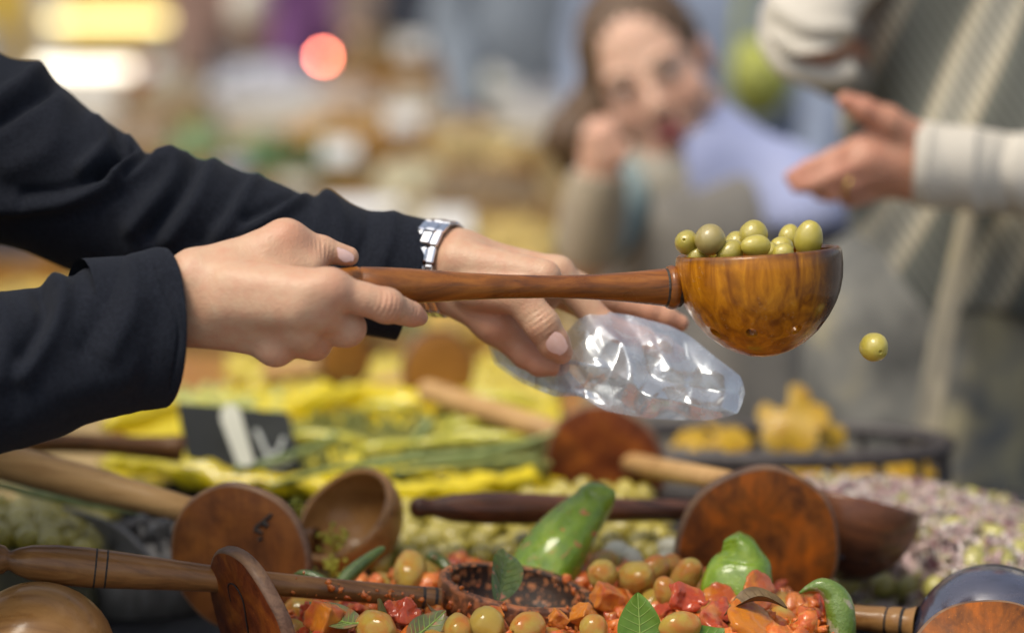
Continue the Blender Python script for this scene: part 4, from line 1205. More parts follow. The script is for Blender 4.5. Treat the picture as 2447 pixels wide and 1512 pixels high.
# ------------------------------------------------------------------ lying ladles and paddles
ks = MPP(2.12)
hA, hB = P(-60, 1331, 2.085), P(1052, 1430, 2.135)
px = lambda x: (x + 60) / (1052 + 60)
hp = [(0, 0.0005), (px(-52), 20 * ks), (px(-35), 34 * ks), (px(-10), 38 * ks), (px(8), 34 * ks), (px(18), 24 * ks), (px(24), 24 * ks), (px(40), 33 * ks), (px(70), 42 * ks), (px(130), 48 * ks), (px(200), 48.5 * ks), (px(280), 45 * ks), (px(360), 40 * ks),
      (px(480), 33 * ks), (px(620), 29 * ks), (px(760), 27 * ks), (px(900), 26 * ks), (px(980), 26 * ks), (px(1004), 27 * ks), (px(1010), 24 * ks), (px(1018), 27.5 * ks), (px(1032), 28 * ks), (1.0, 26 * ks)]
sl = ladle('ladle', 'sauce smeared wooden ladle lying in the stew with its long ringed handle', SL_C + (0, 0, 0.002), P(1425, 1433, 2.17) - P(1050, 1371, 2.17), (0.165, -0.03, 0.98), 0.0625, 0.056, hA, hB, hp, [M_SAUCYWOOD], wood('lighter_brown_wood', (0.055, 0.022, 0.010), (0.23, 0.100, 0.030), (0.36, 0.175, 0.055), rough=0.38, coat=0.35, blotch=0.4),
      rings=[(px(222), 47.6 * ks, 3.5 / 1112), (px(248), 46.6 * ks, 3.5 / 1112), (px(1011), 26.5 * ks, 5 / 1112), (px(1040), 27.5 * ks, 6 / 1112)], wob=0.0012, wall=0.0085)
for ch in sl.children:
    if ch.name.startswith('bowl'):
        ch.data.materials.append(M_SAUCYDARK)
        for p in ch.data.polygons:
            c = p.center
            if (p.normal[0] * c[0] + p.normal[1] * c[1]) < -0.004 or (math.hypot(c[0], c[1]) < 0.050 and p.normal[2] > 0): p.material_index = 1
V0, F0 = crumb(5)
q = []
for i in range(90):
    a = rng.uniform(-2.9, 0.4); h = rng.uniform(-0.030, 0.004); r = 0.0628 * (1.0 if h > -0.01 else 0.99) + (0 if h < 0.002 else -0.002)
    q.append((r * math.cos(a), r * math.sin(a), min(h, 0.001)))
for i in range(60):
    a = rng.uniform(0.2, 3.0); q.append((0.0555 * math.cos(a), 0.0555 * math.sin(a), rng.uniform(-0.03, 0.0)))
V, F = scatter_mesh(V0, F0, np.array(q), rng.uniform(0.1, 1, len(q)) ** 3 * 0.0042 + 0.0006, 3)
part('sauce_smears', V, F, M_SAUCE, sl, local=True, kind='stuff')
V, F = scatter_mesh(V0, F0, hA + np.outer(rng.uniform(0.68, 0.98, 60), hB - hA) + np.array([0, -0.0065, 0.0]) + rng.normal(size=(60, 3)) * (0.002, 0.0015, 0.0045), rng.uniform(0.1, 1, 60) ** 2 * 0.003 + 0.0005, 3)
part('sauce_spots', V, F, M_SAUCE, sl, kind='stuff')

def paddle(label, C, n_, R, th, hA, hB, hr, mf, mh, seed=0, edge=M_EDGE, marks=()):
    z = nrm(n_)
    M = frame_from(z)
    mat = np.eye(4); mat[:3, :3] = M; mat[:3, 3] = C
    t = thing('paddle', label, 'paddle', C, 'round wooden paddles', Matrix(mat.tolist()))
    prof = [(0.001, 0.0), (R * 0.5, 0.0), (R - 0.003, -0.0002), (R - 0.0010, -0.0012), (R, -0.0035), (R, -th + 0.003), (R - 0.001, -th + 0.001), (R - 0.003, -th), (R * 0.5, -th), (0.001, -th)]
    seg = 96
    V, F = lathe(prof, seg)
    th_ = np.arctan2(V[:, 1], V[:, 0])
    V[:, :2] *= (1 + 0.012 * np.sin(3 * th_ + seed) + 0.008 * np.sin(7 * th_ + 2 * seed))[:, None]
    V[:, 2] += 0.0006 * vnoise(V, 60, seed)
    o = part('disc', V, F, [mf, edge], t, local=True)
    for p in o.data.polygons:
        if 3 * seg <= p.index < 6 * seg or 2 * seg <= p.index < 3 * seg: p.material_index = 1
    if hA is not None:
        L = np.linalg.norm(np.asarray(hB) - hA)
        V, F = lathe_between(hA, hB, [(0, 0.0005), (0.004, hr[0] * 0.6), (0.015, hr[0] * 0.9)] + [(0.04 + 0.955 * k / (len(hr) - 1), r) for k, r in enumerate(hr)] + [(1.0, hr[-1] * 0.6), (1.003, 0.0005)], 28)
        part('handle', V, F, mh, t)
    for stroke, wd in marks:
        L = np.array([(a * R, b * R, 0.00035) for a, b in stroke])
        v, f = tube(L, np.full(len(L), wd), seg=6, n=24)
        v[:, 2] = np.clip(v[:, 2], -0.0002, 0.0007)
        part('burn_mark', v, f, M_BURN, t, local=True)
    return t
paddle('big brown round paddle with a black scorch mark behind the ringed ladle handle', P(567, 1332, 2.26), (-0.30, -0.95, 0.02), 0.0612, 0.011, P(-60, 1085, 2.36), P(470, 1222, 2.285), [0.0155, 0.0158, 0.015, 0.0125, 0.0105], M_SCORCHED, M_PALEWOOD, 1,
       marks=[([(0.26, 0.42), (0.36, 0.50), (0.50, 0.62)], 0.0016), ([(0.36, 0.50), (0.44, 0.46)], 0.0022), ([(0.24, 0.40), (0.36, 0.36)], 0.0014), ([(0.30, 0.26), (0.36, 0.30)], 0.0012)])
paddle('tilted red brown round paddle with a thin black curl burnt in its face', P(592, 1498, 2.075), (-0.81, -0.50, -0.25), 0.0615, 0.0115, None, None, None, M_REDWOOD, M_BROWNWOOD, 3,
       marks=[([(-0.30, 0.28), (-0.26, 0.50), (-0.05, 0.55), (0.08, 0.38), (0.02, 0.10), (-0.05, -0.25), (-0.02, -0.32), (0.22, -0.24)], 0.00065)])
paddle('large round orange paddle behind the small green bell pepper', P(1815, 1312, 2.31), (0.13, -0.98, -0.01), 0.0695, 0.012, P(1420, 1090, 2.80), P(1740, 1150, 2.345), [0.0095, 0.010, 0.0098, 0.0095], M_ORANGEWOOD, M_PALEWOOD, 5)
paddle('dark red round paddle with orange stains in front of the green herbs', P(1441, 1114, 2.66), (-0.28, -0.95, 0.0), 0.0595, 0.011, P(1010, 930, 2.86), P(1350, 1042, 2.70), [0.0115, 0.0125, 0.0125, 0.0115], M_REDWOOD, M_PALEWOOD, 8)
paddle('orange wooden disc lying tilted in the bottom corner by the polished black ladle', P(2372, 1612, 2.03), (-0.05, -0.76, 0.64), 0.064, 0.010, None, None, None, M_ORANGEWOOD, M_BROWNWOOD, 6)
paddle('tan round paddle standing in the yellow pickles beyond the herbs', P(1050, 880, 3.0), (0.35, -0.93, 0.0), 0.0415, 0.011, P(880, 930, 3.08), P(1010, 905, 3.02), [0.011, 0.011], M_TANWOOD, M_PALEWOOD, 9)
paddle('tan round paddle half hidden below the gripping hand', P(828, 858, 3.05), (0.55, -0.83, 0.0), 0.033, 0.011, P(640, 890, 3.15), P(800, 875, 3.07), [0.011, 0.011], M_TANWOOD, M_PALEWOOD, 10)

M_SKYTINT_BLACK = wood('sky_tinted_black_wood', (0.014, 0.016, 0.028), (0.040, 0.046, 0.080), (0.075, 0.065, 0.085), rough=0.22, coat=1.0, blotch=0.5)  # blue sky reflection is painted into the base colour of this black wood
M_SKYTINT_BLACK.node_tree.nodes['Principled BSDF'].inputs['Coat IOR'].default_value = 2.1
M_HONEY = wood('honey_brown_wood', (0.17, 0.07, 0.018), (0.34, 0.165, 0.05), (0.44, 0.235, 0.08), rough=0.36, coat=0.3, blotch=0.2, gr=0.7)
kb = MPP(2.40)
hA, hB = P(978, 1212, 2.36), P(1960, 1222, 2.40)
px = lambda x: (x - 978) / (1960 - 978)
hp = [(0, 0.0005), (px(981), 15 * kb), (px(992), 24 * kb), (px(1008), 26 * kb), (px(1022), 21 * kb), (px(1035), 22 * kb), (px(1080), 34 * kb), (px(1160), 39 * kb), (px(1260), 38 * kb), (px(1400), 32 * kb), (px(1520), 27 * kb), (px(1700), 25 * kb), (px(1900), 28 * kb), (1, 28 * kb)]
ladle('ladle', 'dark stained ladle lying behind the round orange paddle, handle behind the long pepper', P(2046, 1192, 2.40), (1, 0.08, -0.23), (0.235, 0.20, 0.95), 0.0565, 0.072, hA, hB, hp, M_DARKWOOD, M_DARKWOOD, holes=[(R_(-105), -0.052, 0.0024), (R_(-75), -0.050, 0.0024), (R_(-50), -0.052, 0.0024)])
kc = MPP(2.15)
hA, hB = P(1760, 1440, 2.20), P(2190, 1490, 2.15)
px = lambda x: (x - 1760) / (2190 - 1760)
ladle('ladle', 'polished black ladle with painted sky reflection lying mouth down with a drain hole showing', P(2372, 1548, 2.145), (1, -0.1, 0.15), (0.13, 0.30, -0.945), 0.0605, 0.066, hA, hB, [(0, 0.0005), (0.02, 24 * kc), (0.1, 29 * kc), (0.4, 29 * kc), (px(2080), 31 * kc), (px(2112), 34 * kc), (px(2122), 31 * kc), (px(2130), 36 * kc), (px(2150), 37 * kc), (px(2160), 33 * kc), (1, 44 * kc)],
      M_SKYTINT_BLACK, M_HONEY, rings=[(px(2118), 32 * kc, 0.018), (px(2157), 35 * kc, 0.016)], holes=[(R_(98 + q), -0.043, 0.003) for q in (0, 50, 98, -44, -80)])
ladle('ladle', 'light brown ladle lying mouth down in the bottom corner under the ringed handle', P(92, 1588, 2.06), (-1, 0.1, 0.0), (0.05, 0.10, -0.99), 0.0565, 0.0625, P(-420, 1600, 2.10), P(-70, 1590, 2.07), [(0, 0.0005), (0.02, 0.008), (0.5, 0.010), (1, 0.012)], M_HONEY, M_BROWNWOOD, holes=[(R_(82), -0.033, 0.0028), (R_(130), -0.033, 0.0028), (R_(34), -0.033, 0.0028)])
ladle('ladle', 'small open wooden ladle tipped on its side behind the scorched paddle', P(818, 1226, 2.37), (0.75, -0.1, -0.5), (-0.50, -0.52, 0.70), 0.0485, 0.055, P(520, 1330, 2.40), P(760, 1290, 2.37), [(0, 0.0005), (0.03, 0.008), (0.5, 0.009), (1, 0.011)], M_HONEY, M_BROWNWOOD)
stalk('ladle', [(20, 1070, 2.58), (120, 1058, 2.58), (250, 1062, 2.585), (380, 1070, 2.59), (432, 1073, 2.59), (441, 1074, 2.59)], [22, 24, 24, 29, 33, 8], 'brown wooden ladle with only its handle seen under the near sleeve by the black sign', 'ladle', M_BROWNWOOD, 'wooden olive ladles', seg=24)

# ------------------------------------------------------------------ heaps of plain green olives
def olive_heap(region, zf, n, dmin, r, label, group, seed, mats=OL, layers=1):
    pts = poisson(n, region[0], np.array(region[1]), np.array(region[2]), dmin, seed)
    g = np.random.default_rng(seed)
    for x, y in pts:
        inst('olive', mats[g.integers(len(mats))], (x, y, zf(x, y) + g.uniform(-0.004, 0.005)), tuple(g.uniform(0, 6, 3)), r * g.uniform(0.88, 1.1), label, 'olive', group)
    return pts
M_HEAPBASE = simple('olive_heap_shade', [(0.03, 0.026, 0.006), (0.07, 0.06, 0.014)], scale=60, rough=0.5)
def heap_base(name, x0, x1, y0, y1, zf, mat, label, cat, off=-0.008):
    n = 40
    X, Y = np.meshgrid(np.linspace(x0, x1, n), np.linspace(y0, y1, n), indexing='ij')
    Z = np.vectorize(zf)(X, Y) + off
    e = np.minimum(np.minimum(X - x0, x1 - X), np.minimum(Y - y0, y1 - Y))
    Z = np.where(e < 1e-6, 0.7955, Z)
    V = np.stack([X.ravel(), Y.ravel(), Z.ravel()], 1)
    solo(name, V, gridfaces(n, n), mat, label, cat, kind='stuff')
zmid = lambda x, y: 0.862 + 0.006 * math.sin(20 * x) - 1.6 * max(0, abs(x - 0.0) - 0.11) ** 2 * 10
olive_heap((lambda p: True, (-0.115, 2.36), (0.14, 2.60)), zmid, 190, 0.0192, 0.0106, 'plain green olive heaped behind the sauce ladle and long pepper', 'plain green olives heaped in the middle', 21)
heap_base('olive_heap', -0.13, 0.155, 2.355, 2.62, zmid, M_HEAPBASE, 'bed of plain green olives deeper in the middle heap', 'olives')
zl = lambda x, y: 0.863 - 0.25 * max(0, x + 0.42)
olive_heap((lambda p: True, (-0.50, 2.42), (-0.372, 2.60)), zl, 70, 0.0205, 0.0112, 'plain green olive in the heap above the ringed handle knob', 'plain green olives at the handle knob', 22)
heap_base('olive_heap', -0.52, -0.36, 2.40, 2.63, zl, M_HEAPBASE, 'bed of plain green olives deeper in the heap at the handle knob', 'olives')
M_PALE = simple('pale_garlic', [(0.52, 0.50, 0.34), (0.62, 0.60, 0.48)], scale=60, rough=0.35, coat=0.2)
GAR = olive_mesh('garlic_clove', M_PALE, 1.4, 20, 14, False, 30)
for a, b, Y, r, lab in ((1475, 1325, 2.33, 36, 'pale garlic clove behind the long green pepper'), (1510, 1345, 2.31, 30, 'pale garlic clove nearer the stewed olives'), (1590, 1345, 2.33, 30, 'greyish garlic clove beside the round orange paddle'), (1608, 1312, 2.36, 30, 'yellowish garlic clove touching the round orange paddle edge')):
    inst('garlic_clove', GAR, P(a, b, Y), tuple(rng.uniform(0, 3, 3)), r * MPP(Y), lab, 'garlic', 'garlic cloves behind the stew')

# ------------------------------------------------------------------ heap of chopped onion and olives
M_ONION = NT('chopped_onion')
cc = M_ONION.voro(75, None, 'Color')
sp_ = M_ONION.n('ShaderNodeSeparateColor'); M_ONION.l(cc, sp_.inputs[0])
M_ONION.set(base=M_ONION.ramp(sp_.outputs[0], [(0.0, (0.80, 0.68, 0.60)), (0.35, (0.66, 0.44, 0.42)), (0.5, (0.84, 0.79, 0.71)), (0.68, (0.40, 0.15, 0.20)), (0.8, (0.82, 0.70, 0.60)), (1.0, (0.50, 0.44, 0.11))]), rough=0.4, coat=0.2, sss=0.1)
M_ONION.b.inputs['Subsurface Scale'].default_value = 0.004
M_ONION = M_ONION.m
H_C = np.array([0.385, 2.46])
zo = lambda x, y: 0.872 - 0.55 * max(0, x - 0.33) ** 2 * 2.2 - 0.25 * max(0, 0.25 - x) - 0.4 * max(0, 2.42 - y) ** 1.2 - 0.9 * max(0, y - 2.62) ** 1.2 - 0.075 * min(1, max(0, (0.375 - x) / 0.03)) * min(1, max(0, (2.49 - y) / 0.05))
heap_base('onion_heap', 0.20, 0.70, 2.16, 2.74, zo, M_ONION, 'bed of chopped pink onion mixed with olives deeper in the heap', 'onions', -0.006)
V0, F0 = cbox((-1, -0.7, -0.4), (1, 0.7, 0.4), 0.25)
m_ = 6500
q = np.column_stack([rng.uniform(0.205, 0.66, m_), rng.uniform(2.17, 2.73, m_)])
zz = np.array([zo(a, b) for a, b in q]); keep = rng.random(m_) < np.clip((q[:, 1] - 2.17) * 3.2, 0.25, 1)
q = q[keep]; zz = zz[keep]
V, F = scatter_mesh(V0, F0, np.column_stack([q, zz + rng.uniform(-0.003, 0.006, len(q))]), rng.uniform(0.0034, 0.0092, len(q)), 6)
solo('chopped_onion', V, F, M_ONION, 'chopped pink and white onion strewn over the olives near the polished black ladle', 'onion', kind='stuff')
M_PALEOLIVE = olive_mat('pale_yellow_olive_skin', (0.30, 0.26, 0.04), (0.46, 0.42, 0.10), (0.52, 0.48, 0.16))
OLP = [olive_mesh('olive', M_PALEOLIVE, 1.2, 22, 14, True, 41), olive_mesh('olive', M_PALEOLIVE, 1.35, 22, 14, False, 42)]
olive_heap((lambda p: True, (0.225, 2.17), (0.56, 2.66)), lambda x, y: zo(x, y) + 0.0005 - 0.04 * max(0, y - 2.38), 130, 0.0245, 0.0120, 'pale olive among the chopped onion beyond the polished black ladle', 'pale olives among the chopped onion', 23, OLP)
bw = dish('olive_bowl', 'wide dark bowl under the chopped onion and olives', 0.43, 2.45, 0.7915, 0.842, 0.27, M_BLACKCLOTH, 'bowl', 1.05)

# ------------------------------------------------------------------ black basket and yellow leaves behind it
M_BLACKCANE = simple('dark_cane', [(0.035, 0.030, 0.030), (0.085, 0.072, 0.068)], scale=120, rough=0.45, bump=0.4, bscale=300)
bk = thing('cane_basket', 'dark cane basket with an open rim behind the chopped onion', 'basket', (0.25, 2.80, 0.79))
bc, br, by = np.array([0.25, 2.80]), 0.185, 0.09
ring = lambda z, s=1.0, n=40: [(bc[0] + br * s * math.cos(2 * np.pi * k / n), bc[1] + by * s * math.sin(2 * np.pi * k / n), z) for k in range(n + 1)]
for z, r, nm in ((0.878, 0.0085, 'rim'), (0.846, 0.006, 'hoop'), (0.80, 0.007, 'base_hoop')):
    V, F = tube(ring(z), np.full(41, r), seg=10, n=90); part(nm, V, F, M_BLACKCANE, bk)
for kx in range(20):
    a = 2 * np.pi * kx / 20
    V, F = tube([(bc[0] + br * math.cos(a), bc[1] + by * math.sin(a), z) for z in (0.80, 0.84, 0.875)], [0.0055, 0.005, 0.005], seg=8, n=8); part('stake', V, F, M_BLACKCANE, bk)
M_YLEAF = leaf_mat('yellow_autumn_leaf', [(0.42, 0.24, 0.010), (0.54, 0.34, 0.015), (0.42, 0.17, 0.012)], None, 0.5, 0.2)
def maple(c, R, n_, rot, label, group='fallen yellow leaves at the stall'):
    th = np.linspace(0, 2 * np.pi, 60, endpoint=False)
    lob = 0.70 + 0.30 * np.abs(np.cos(2.5 * th)) ** 0.7 + 0.05 * np.cos(25 * th)
    lob *= np.where(np.abs(th - np.pi) < 0.35, 0.55, 1)
    M = frame_from(n_, (math.cos(rot), 0.2, math.sin(rot)))
    V = [np.zeros(3)]
    for s in (0.4, 0.75, 1.0):
        for t_, l_ in zip(th, lob): V.append(np.array([s * l_ * R * math.cos(t_), s * l_ * R * math.sin(t_), R * 0.12 * math.sin(3 * t_) * s * s - 0.1 * R * s * s]))
    V = np.array(V); m = len(V)
    F = [(0, 1 + j, 1 + (j + 1) % 60) for j in range(60)]
    for i in range(2):
        for j in range(60): F.append((1 + i * 60 + j, 1 + (i + 1) * 60 + j, 1 + (i + 1) * 60 + (j + 1) % 60, 1 + i * 60 + (j + 1) % 60))
    V2 = np.concatenate([V, V - np.array([0, 0, 0.0006])]); F2 = F + [tuple(reversed([i + m for i in f])) for f in F]
    solo('yellow_leaf', V2 @ M.T + np.asarray(c), F2, M_YLEAF, label, 'leaf', group)
maple(P(1892, 1002, 2.84), 0.038, (-0.2, -0.85, 0.5), 0.4, 'big yellow maple leaf caught on the dark cane basket rim')
maple(P(1735, 1042, 2.80), 0.026, (0.1, -0.45, 0.9), 1.4, 'yellow leaf lying left of the big maple leaf at the basket')
maple(P(1650, 1050, 2.82), 0.022, (-0.2, -0.4, 0.9), 2.4, 'smaller yellow leaf between the dark red paddle and the basket')
maple(P(1985, 1040, 2.86), 0.018, (0.2, -0.8, 0.5), 0.9, 'small yellow leaf just right of the big maple leaf')
for i, (a, b) in enumerate(((1960, 1120), (2060, 1125), (2180, 1122), (1850, 1125), (2120, 1118))):
    maple(P(a, b, 2.78), 0.030, (0.2 * (-1) ** i, -0.6, 0.8), i * 1.3, '%s yellow leaf from the large orange paddle inside the dark cane basket' % ('second', 'third', 'fifth', 'first', 'fourth')[i], 'yellow leaves inside the cane basket')

# ------------------------------------------------------------------ yellow lined tray of herbs with price sign
M_YELLOW = simple('glossy_yellow_paper', [(0.70, 0.53, 0.006), (0.80, 0.66, 0.014)], scale=14, rough=0.30, coat=0.4, bump=0.6, bscale=24, bdist=0.01)
M_HERB = simple('chopped_green_herb', [(0.22, 0.24, 0.05), (0.40, 0.42, 0.12), (0.54, 0.53, 0.18)], scale=90, rough=0.45)
M_HERB2 = simple('yellow_pickle', [(0.48, 0.38, 0.03), (0.58, 0.48, 0.07), (0.50, 0.34, 0.03)], scale=90, rough=0.4, coat=0.2)
M_STEM = simple('green_stem', [(0.17, 0.23, 0.07), (0.30, 0.37, 0.14)], scale=60, rough=0.5)
tr = thing('herb_tray', 'tray lined with shiny yellow paper and full of pale green herbs', 'tray', (-0.16, 2.85, 0.79))
lip = [(232, 1098, 2.66), (330, 1112, 2.64), (450, 1128, 2.62), (560, 1146, 2.61), (700, 1160, 2.60), (850, 1168, 2.60), (1000, 1168, 2.60), (1150, 1160, 2.61), (1260, 1148, 2.63), (1290, 1142, 2.64)]
V, F = tube([P(*p) for p in lip], np.array([8, 24, 28, 28, 27, 27, 27, 29, 30, 12]) * MPP(2.62), seg=26, n=150, squash=1.1)
V += 0.009 * (fbm(V, 30, 3, 4) + 0.6 * np.abs(vnoise(V, 55, 8)) - 0.2)[:, None] * np.array([0.3, 1, 1])
part('paper_lip', V, F, M_YELLOW, tr)
n = 70
X, Y = np.meshgrid(np.linspace(-0.39, 0.05, n), np.linspace(2.62, 3.02, n), indexing='ij')
Z = 0.868 + 0.012 * np.sin((X + 0.4) * 7) + 0.05 * (Y - 2.64)
V = np.stack([X.ravel(), Y.ravel(), Z.ravel()], 1); V[:, 2] += 0.010 * fbm(V, 16, 6, 4)
part('paper_lining', V, gridfaces(n, n), M_YELLOW, tr)
V, F = cbox((-0.41, 2.61, 0.7915), (0.06, 3.06, 0.845)); part('tray_body', V, F, M_BLACKCLOTH, tr, smooth=False)
fold = [(690, 985, 2.86), (760, 958, 2.88), (850, 950, 2.90), (950, 965, 2.90), (1060, 985, 2.88), (1160, 1020, 2.84), (1230, 1052, 2.80)]
V, F = tube([P(*p) for p in fold], np.array([10, 28, 34, 32, 24, 20, 10]) * MPP(2.88), seg=26, n=110, squash=1.3); V += 0.012 * (fbm(V, 28, 8, 4) + 0.6 * np.abs(vnoise(V, 50, 8)) - 0.2)[:, None]
part('paper_fold', V, F, M_YELLOW, tr)
V, F = tube([P(*p) for p in [(250, 1020, 2.72), (300, 1000, 2.74), (360, 985, 2.76), (420, 985, 2.77)]], np.array([12, 34, 36, 16]) * MPP(2.75), seg=22, n=60); V += 0.006 * fbm(V, 26, 9, 4)[:, None]
part('paper_fold', V, F, M_YELLOW, tr)
V0, F0 = cbox((-1, -0.16, -0.16), (1, 0.16, 0.16), 0.06)
def herb_field(name, pxs, m_, Vb, Fb, mat, smin_, smax_, label, cat, seed, zz):
    g = np.random.default_rng(seed); L = []
    for _ in range(m_):
        a = g.uniform(*pxs[0]); Y = g.uniform(*pxs[1])
        p = P(a, 1000, Y); L.append((p[0], Y, zz(p[0], Y) + g.uniform(-0.006, 0.010)))
    V, F = scatter_mesh(Vb, Fb, np.array(L), g.uniform(smin_, smax_, m_), seed)
    solo(name, V, F, mat, label, cat, kind='stuff')
herb_field('pale_herbs', ((690, 1290), (2.64, 2.86)), 1500, V0, F0, M_HERB, 0.008, 0.018, 'pale green chopped herb stems heaped on the yellow paper', 'herbs', 5, lambda x, y: 0.872 + 0.05 * (y - 2.64))
V1, F1 = ico(2); V1 = V1 * np.array([1.5, 0.8, 0.8])
herb_field('yellow_pickles', ((560, 1330), (2.93, 3.35)), 900, V1, F1, M_HERB2, 0.007, 0.013, 'yellow pickled peppers heaped beyond the yellow paper', 'pickles', 6, lambda x, y: 0.868)
herb_field('green_pickles', ((420, 1000), (2.88, 3.05)), 380, V1, F1, M_HERB, 0.007, 0.013, 'green pickles between the yellow paper and the yellow pickles', 'pickles', 7, lambda x, y: 0.878)
V, F = cbox((-0.44, 3.065, 0.7915), (0.08, 3.45, 0.866)); solo('pickle_tray', V, F, M_TANWOOD, 'wooden tray under the heaped yellow pickles', 'tray', smooth=False)
for i, (pts_, rr, lab) in enumerate((([(560, 1120, 2.60), (660, 1100, 2.62), (780, 1055, 2.66), (800, 1040, 2.68)], [8, 9, 7, 11], 'thick green chive stalk across the black price sign foot'),
        ([(640, 1160, 2.58), (760, 1128, 2.6), (900, 1100, 2.63), (1010, 1075, 2.66)], [5, 6, 6, 4], 'long green chive stalk above the small tipped ladle'), ([(840, 1120, 2.62), (1000, 1094, 2.63), (1130, 1086, 2.64), (1240, 1062, 2.66), (1330, 1030, 2.66)], [5, 8, 11, 8, 4], 'long dark green chive stalk reaching to the dark red paddle'),
        ([(940, 1130, 2.62), (1060, 1108, 2.62), (1200, 1100, 2.63), (1290, 1092, 2.64)], [5, 6, 6, 4], 'lowest green chive stalk on the right of the yellow lip'), ([(-40, 1150, 2.42), (90, 1180, 2.43), (220, 1205, 2.44), (340, 1222, 2.45)], [9, 10, 9, 7], 'long green chive stalk under the pale paddle handle'),
        ([(960, 1080, 2.72), (1000, 1040, 2.72), (1030, 1005, 2.73)], [8, 8, 12], 'short upright chive stalk in the middle of the tray'))):
    stalk('chive', pts_, rr, lab, 'herb', M_STEM, 'green chive stalks')
M_SLATE = simple('black_sign_board', [(0.004, 0.006, 0.004), (0.010, 0.012, 0.007)], scale=20, rough=0.6)
M_CHALK = simple('chalk', [(0.55, 0.57, 0.52)], rough=0.9)
M_PEG = simple('cream_peg_plastic', [(0.56, 0.56, 0.45), (0.62, 0.62, 0.50)], scale=30, rough=0.45)
sg = thing('price_sign', 'black price sign with chalk scribble standing in the herb tray', 'sign', P(575, 1130, 2.63))
c4 = [P(424, 962, 2.66), P(690, 985, 2.68), P(722, 1128, 2.63), P(455, 1128, 2.61)]
nn_ = nrm(np.cross(c4[1] - c4[0], c4[3] - c4[0])); nn_ = nn_ if nn_[1] < 0 else -nn_
V = np.array([*c4, *[q - nn_ * 0.004 for q in c4]])
part('board', V, [(3, 2, 1, 0), (4, 5, 6, 7), (0, 1, 5, 4), (1, 2, 6, 5), (2, 3, 7, 6), (3, 0, 4, 7)], M_SLATE, sg, smooth=False)
def onboard(a, b): return (c4[0] * (1 - a) + c4[1] * a) * (1 - b) + (c4[3] * (1 - a) + c4[2] * a) * b
for st, w in (([(0.66, 0.35), (0.68, 0.45), (0.70, 0.62), (0.74, 0.78)], 0.0026), ([(0.90, 0.45), (0.86, 0.58), (0.80, 0.72), (0.76, 0.70)], 0.0022), ([(0.62, 0.84), (0.72, 0.80), (0.85, 0.84), (0.95, 0.80)], 0.0014), ([(0.70, 0.95), (0.80, 0.92), (0.88, 0.95)], 0.0014)):
    v, f = tube([onboard(*q) + nn_ * 0.0006 for q in st], np.full(len(st), w), seg=6, n=16); part('chalk_stroke', v, f, M_CHALK, sg)
pg0, pg1 = P(545, 975, 2.64), P(592, 1120, 2.60)
dv = nrm(pg1 - pg0); sv = nrm(np.cross(dv, (0, -1, 0)))
L_ = np.linalg.norm(pg1 - pg0); V = []
for lay in (0, 1):
    for i in range(14):
        u = i / 13; w = 27 * MPP(2.62) * (1 - 0.25 * u) * math.sqrt(max(0.02, 1 - max(0, (0.22 - u) / 0.24) ** 2))
        for a in (-1, -0.5, 0, 0.5, 1): V.append(pg0 + dv * L_ * (u - 0.05) + sv * a * w + np.array([0, -0.002 + lay * 0.004, 0]))
F = gridfaces(14, 5); F = F + [tuple(reversed([i + 70 for i in f])) for f in F]
part('peg', V, F, M_PEG, sg)

M_WAX = simple('yellow_green_pepper', [(0.36, 0.36, 0.03), (0.56, 0.52, 0.06), (0.66, 0.60, 0.10)], scale=30, rough=0.3, coat=0.4)
g_ = np.random.default_rng(77)
for i in range(10):
    a, b, y_ = g_.uniform(720, 1250), 0, g_.uniform(2.70, 2.92)
    b = 756 + (math.degrees(math.atan((CAM_Z - 0.888 - 0.05 * (y_ - 2.64)) / y_)) - 8) * 118.6
    dx, dy = g_.uniform(75, 120) * g_.choice((-1, 1)), g_.uniform(-16, 16)
    stalk('wax_pepper', [(a - dx, b - dy, y_), (a - dx * 0.4, b - dy * 0.4 - 8, y_ - 0.01), (a + dx * 0.4, b + dy * 0.4 - 6, y_ - 0.005), (a + dx, b + dy + 4, y_)], [7, 14, 13, 3], 'long yellow green pepper lying on the herbs in the yellow lined tray', 'pepper', M_WAX, 'long peppers in the yellow lined tray')
# grey wicker edge by the small olive heap
M_WICKER = simple('grey_wicker', [(0.16, 0.15, 0.14), (0.28, 0.27, 0.25)], scale=90, rough=0.7, bump=0.3, bscale=300, stretch=(1, 1, 0.3))
wb = thing('wicker_basket', 'grey wicker basket edge left of the scorched paddle', 'basket', (-0.33, 2.5, 0.79))
for i in range(7):
    V, F = tube([P(150 + 14 * i, 1212 + 4 * i, 2.47 - 0.008 * i), P(210 + 14 * i, 1240 + 5 * i, 2.465 - 0.008 * i), P(262 + 14 * i, 1290 + 5 * i, 2.455 - 0.008 * i), P(285 + 14 * i, 1330 + 6 * i, 2.45 - 0.008 * i)], np.array([5, 8, 8, 6]) * MPP(2.45), seg=8, n=18)
    part('willow_strand', V, F, M_WICKER, wb)
for i in range(6):
    a = 285 + 26 * i; b = 1262 - 12 * (i % 3)
    V, F = tube([P(a - 24, b + 45, 2.45), P(a - 10, b + 12, 2.44), P(a + 4, b, 2.44), P(a + 14, b + 20, 2.445), P(a + 20, b + 60, 2.45)], np.array([7, 10, 11, 10, 7]) * MPP(2.45), seg=10, n=24)
    part('willow_loop', V, F, M_WICKER, wb)
V, F = lathe([(0.001, 0), (0.075, 0), (0.085, 0.05), (0.08, 0.055), (0.07, 0.01), (0.001, 0.008)], 32); V += np.array([-0.335, 2.50, 0.7915])
part('basket_wall', V, [tuple(reversed(f)) for f in F], M_WICKER, wb)

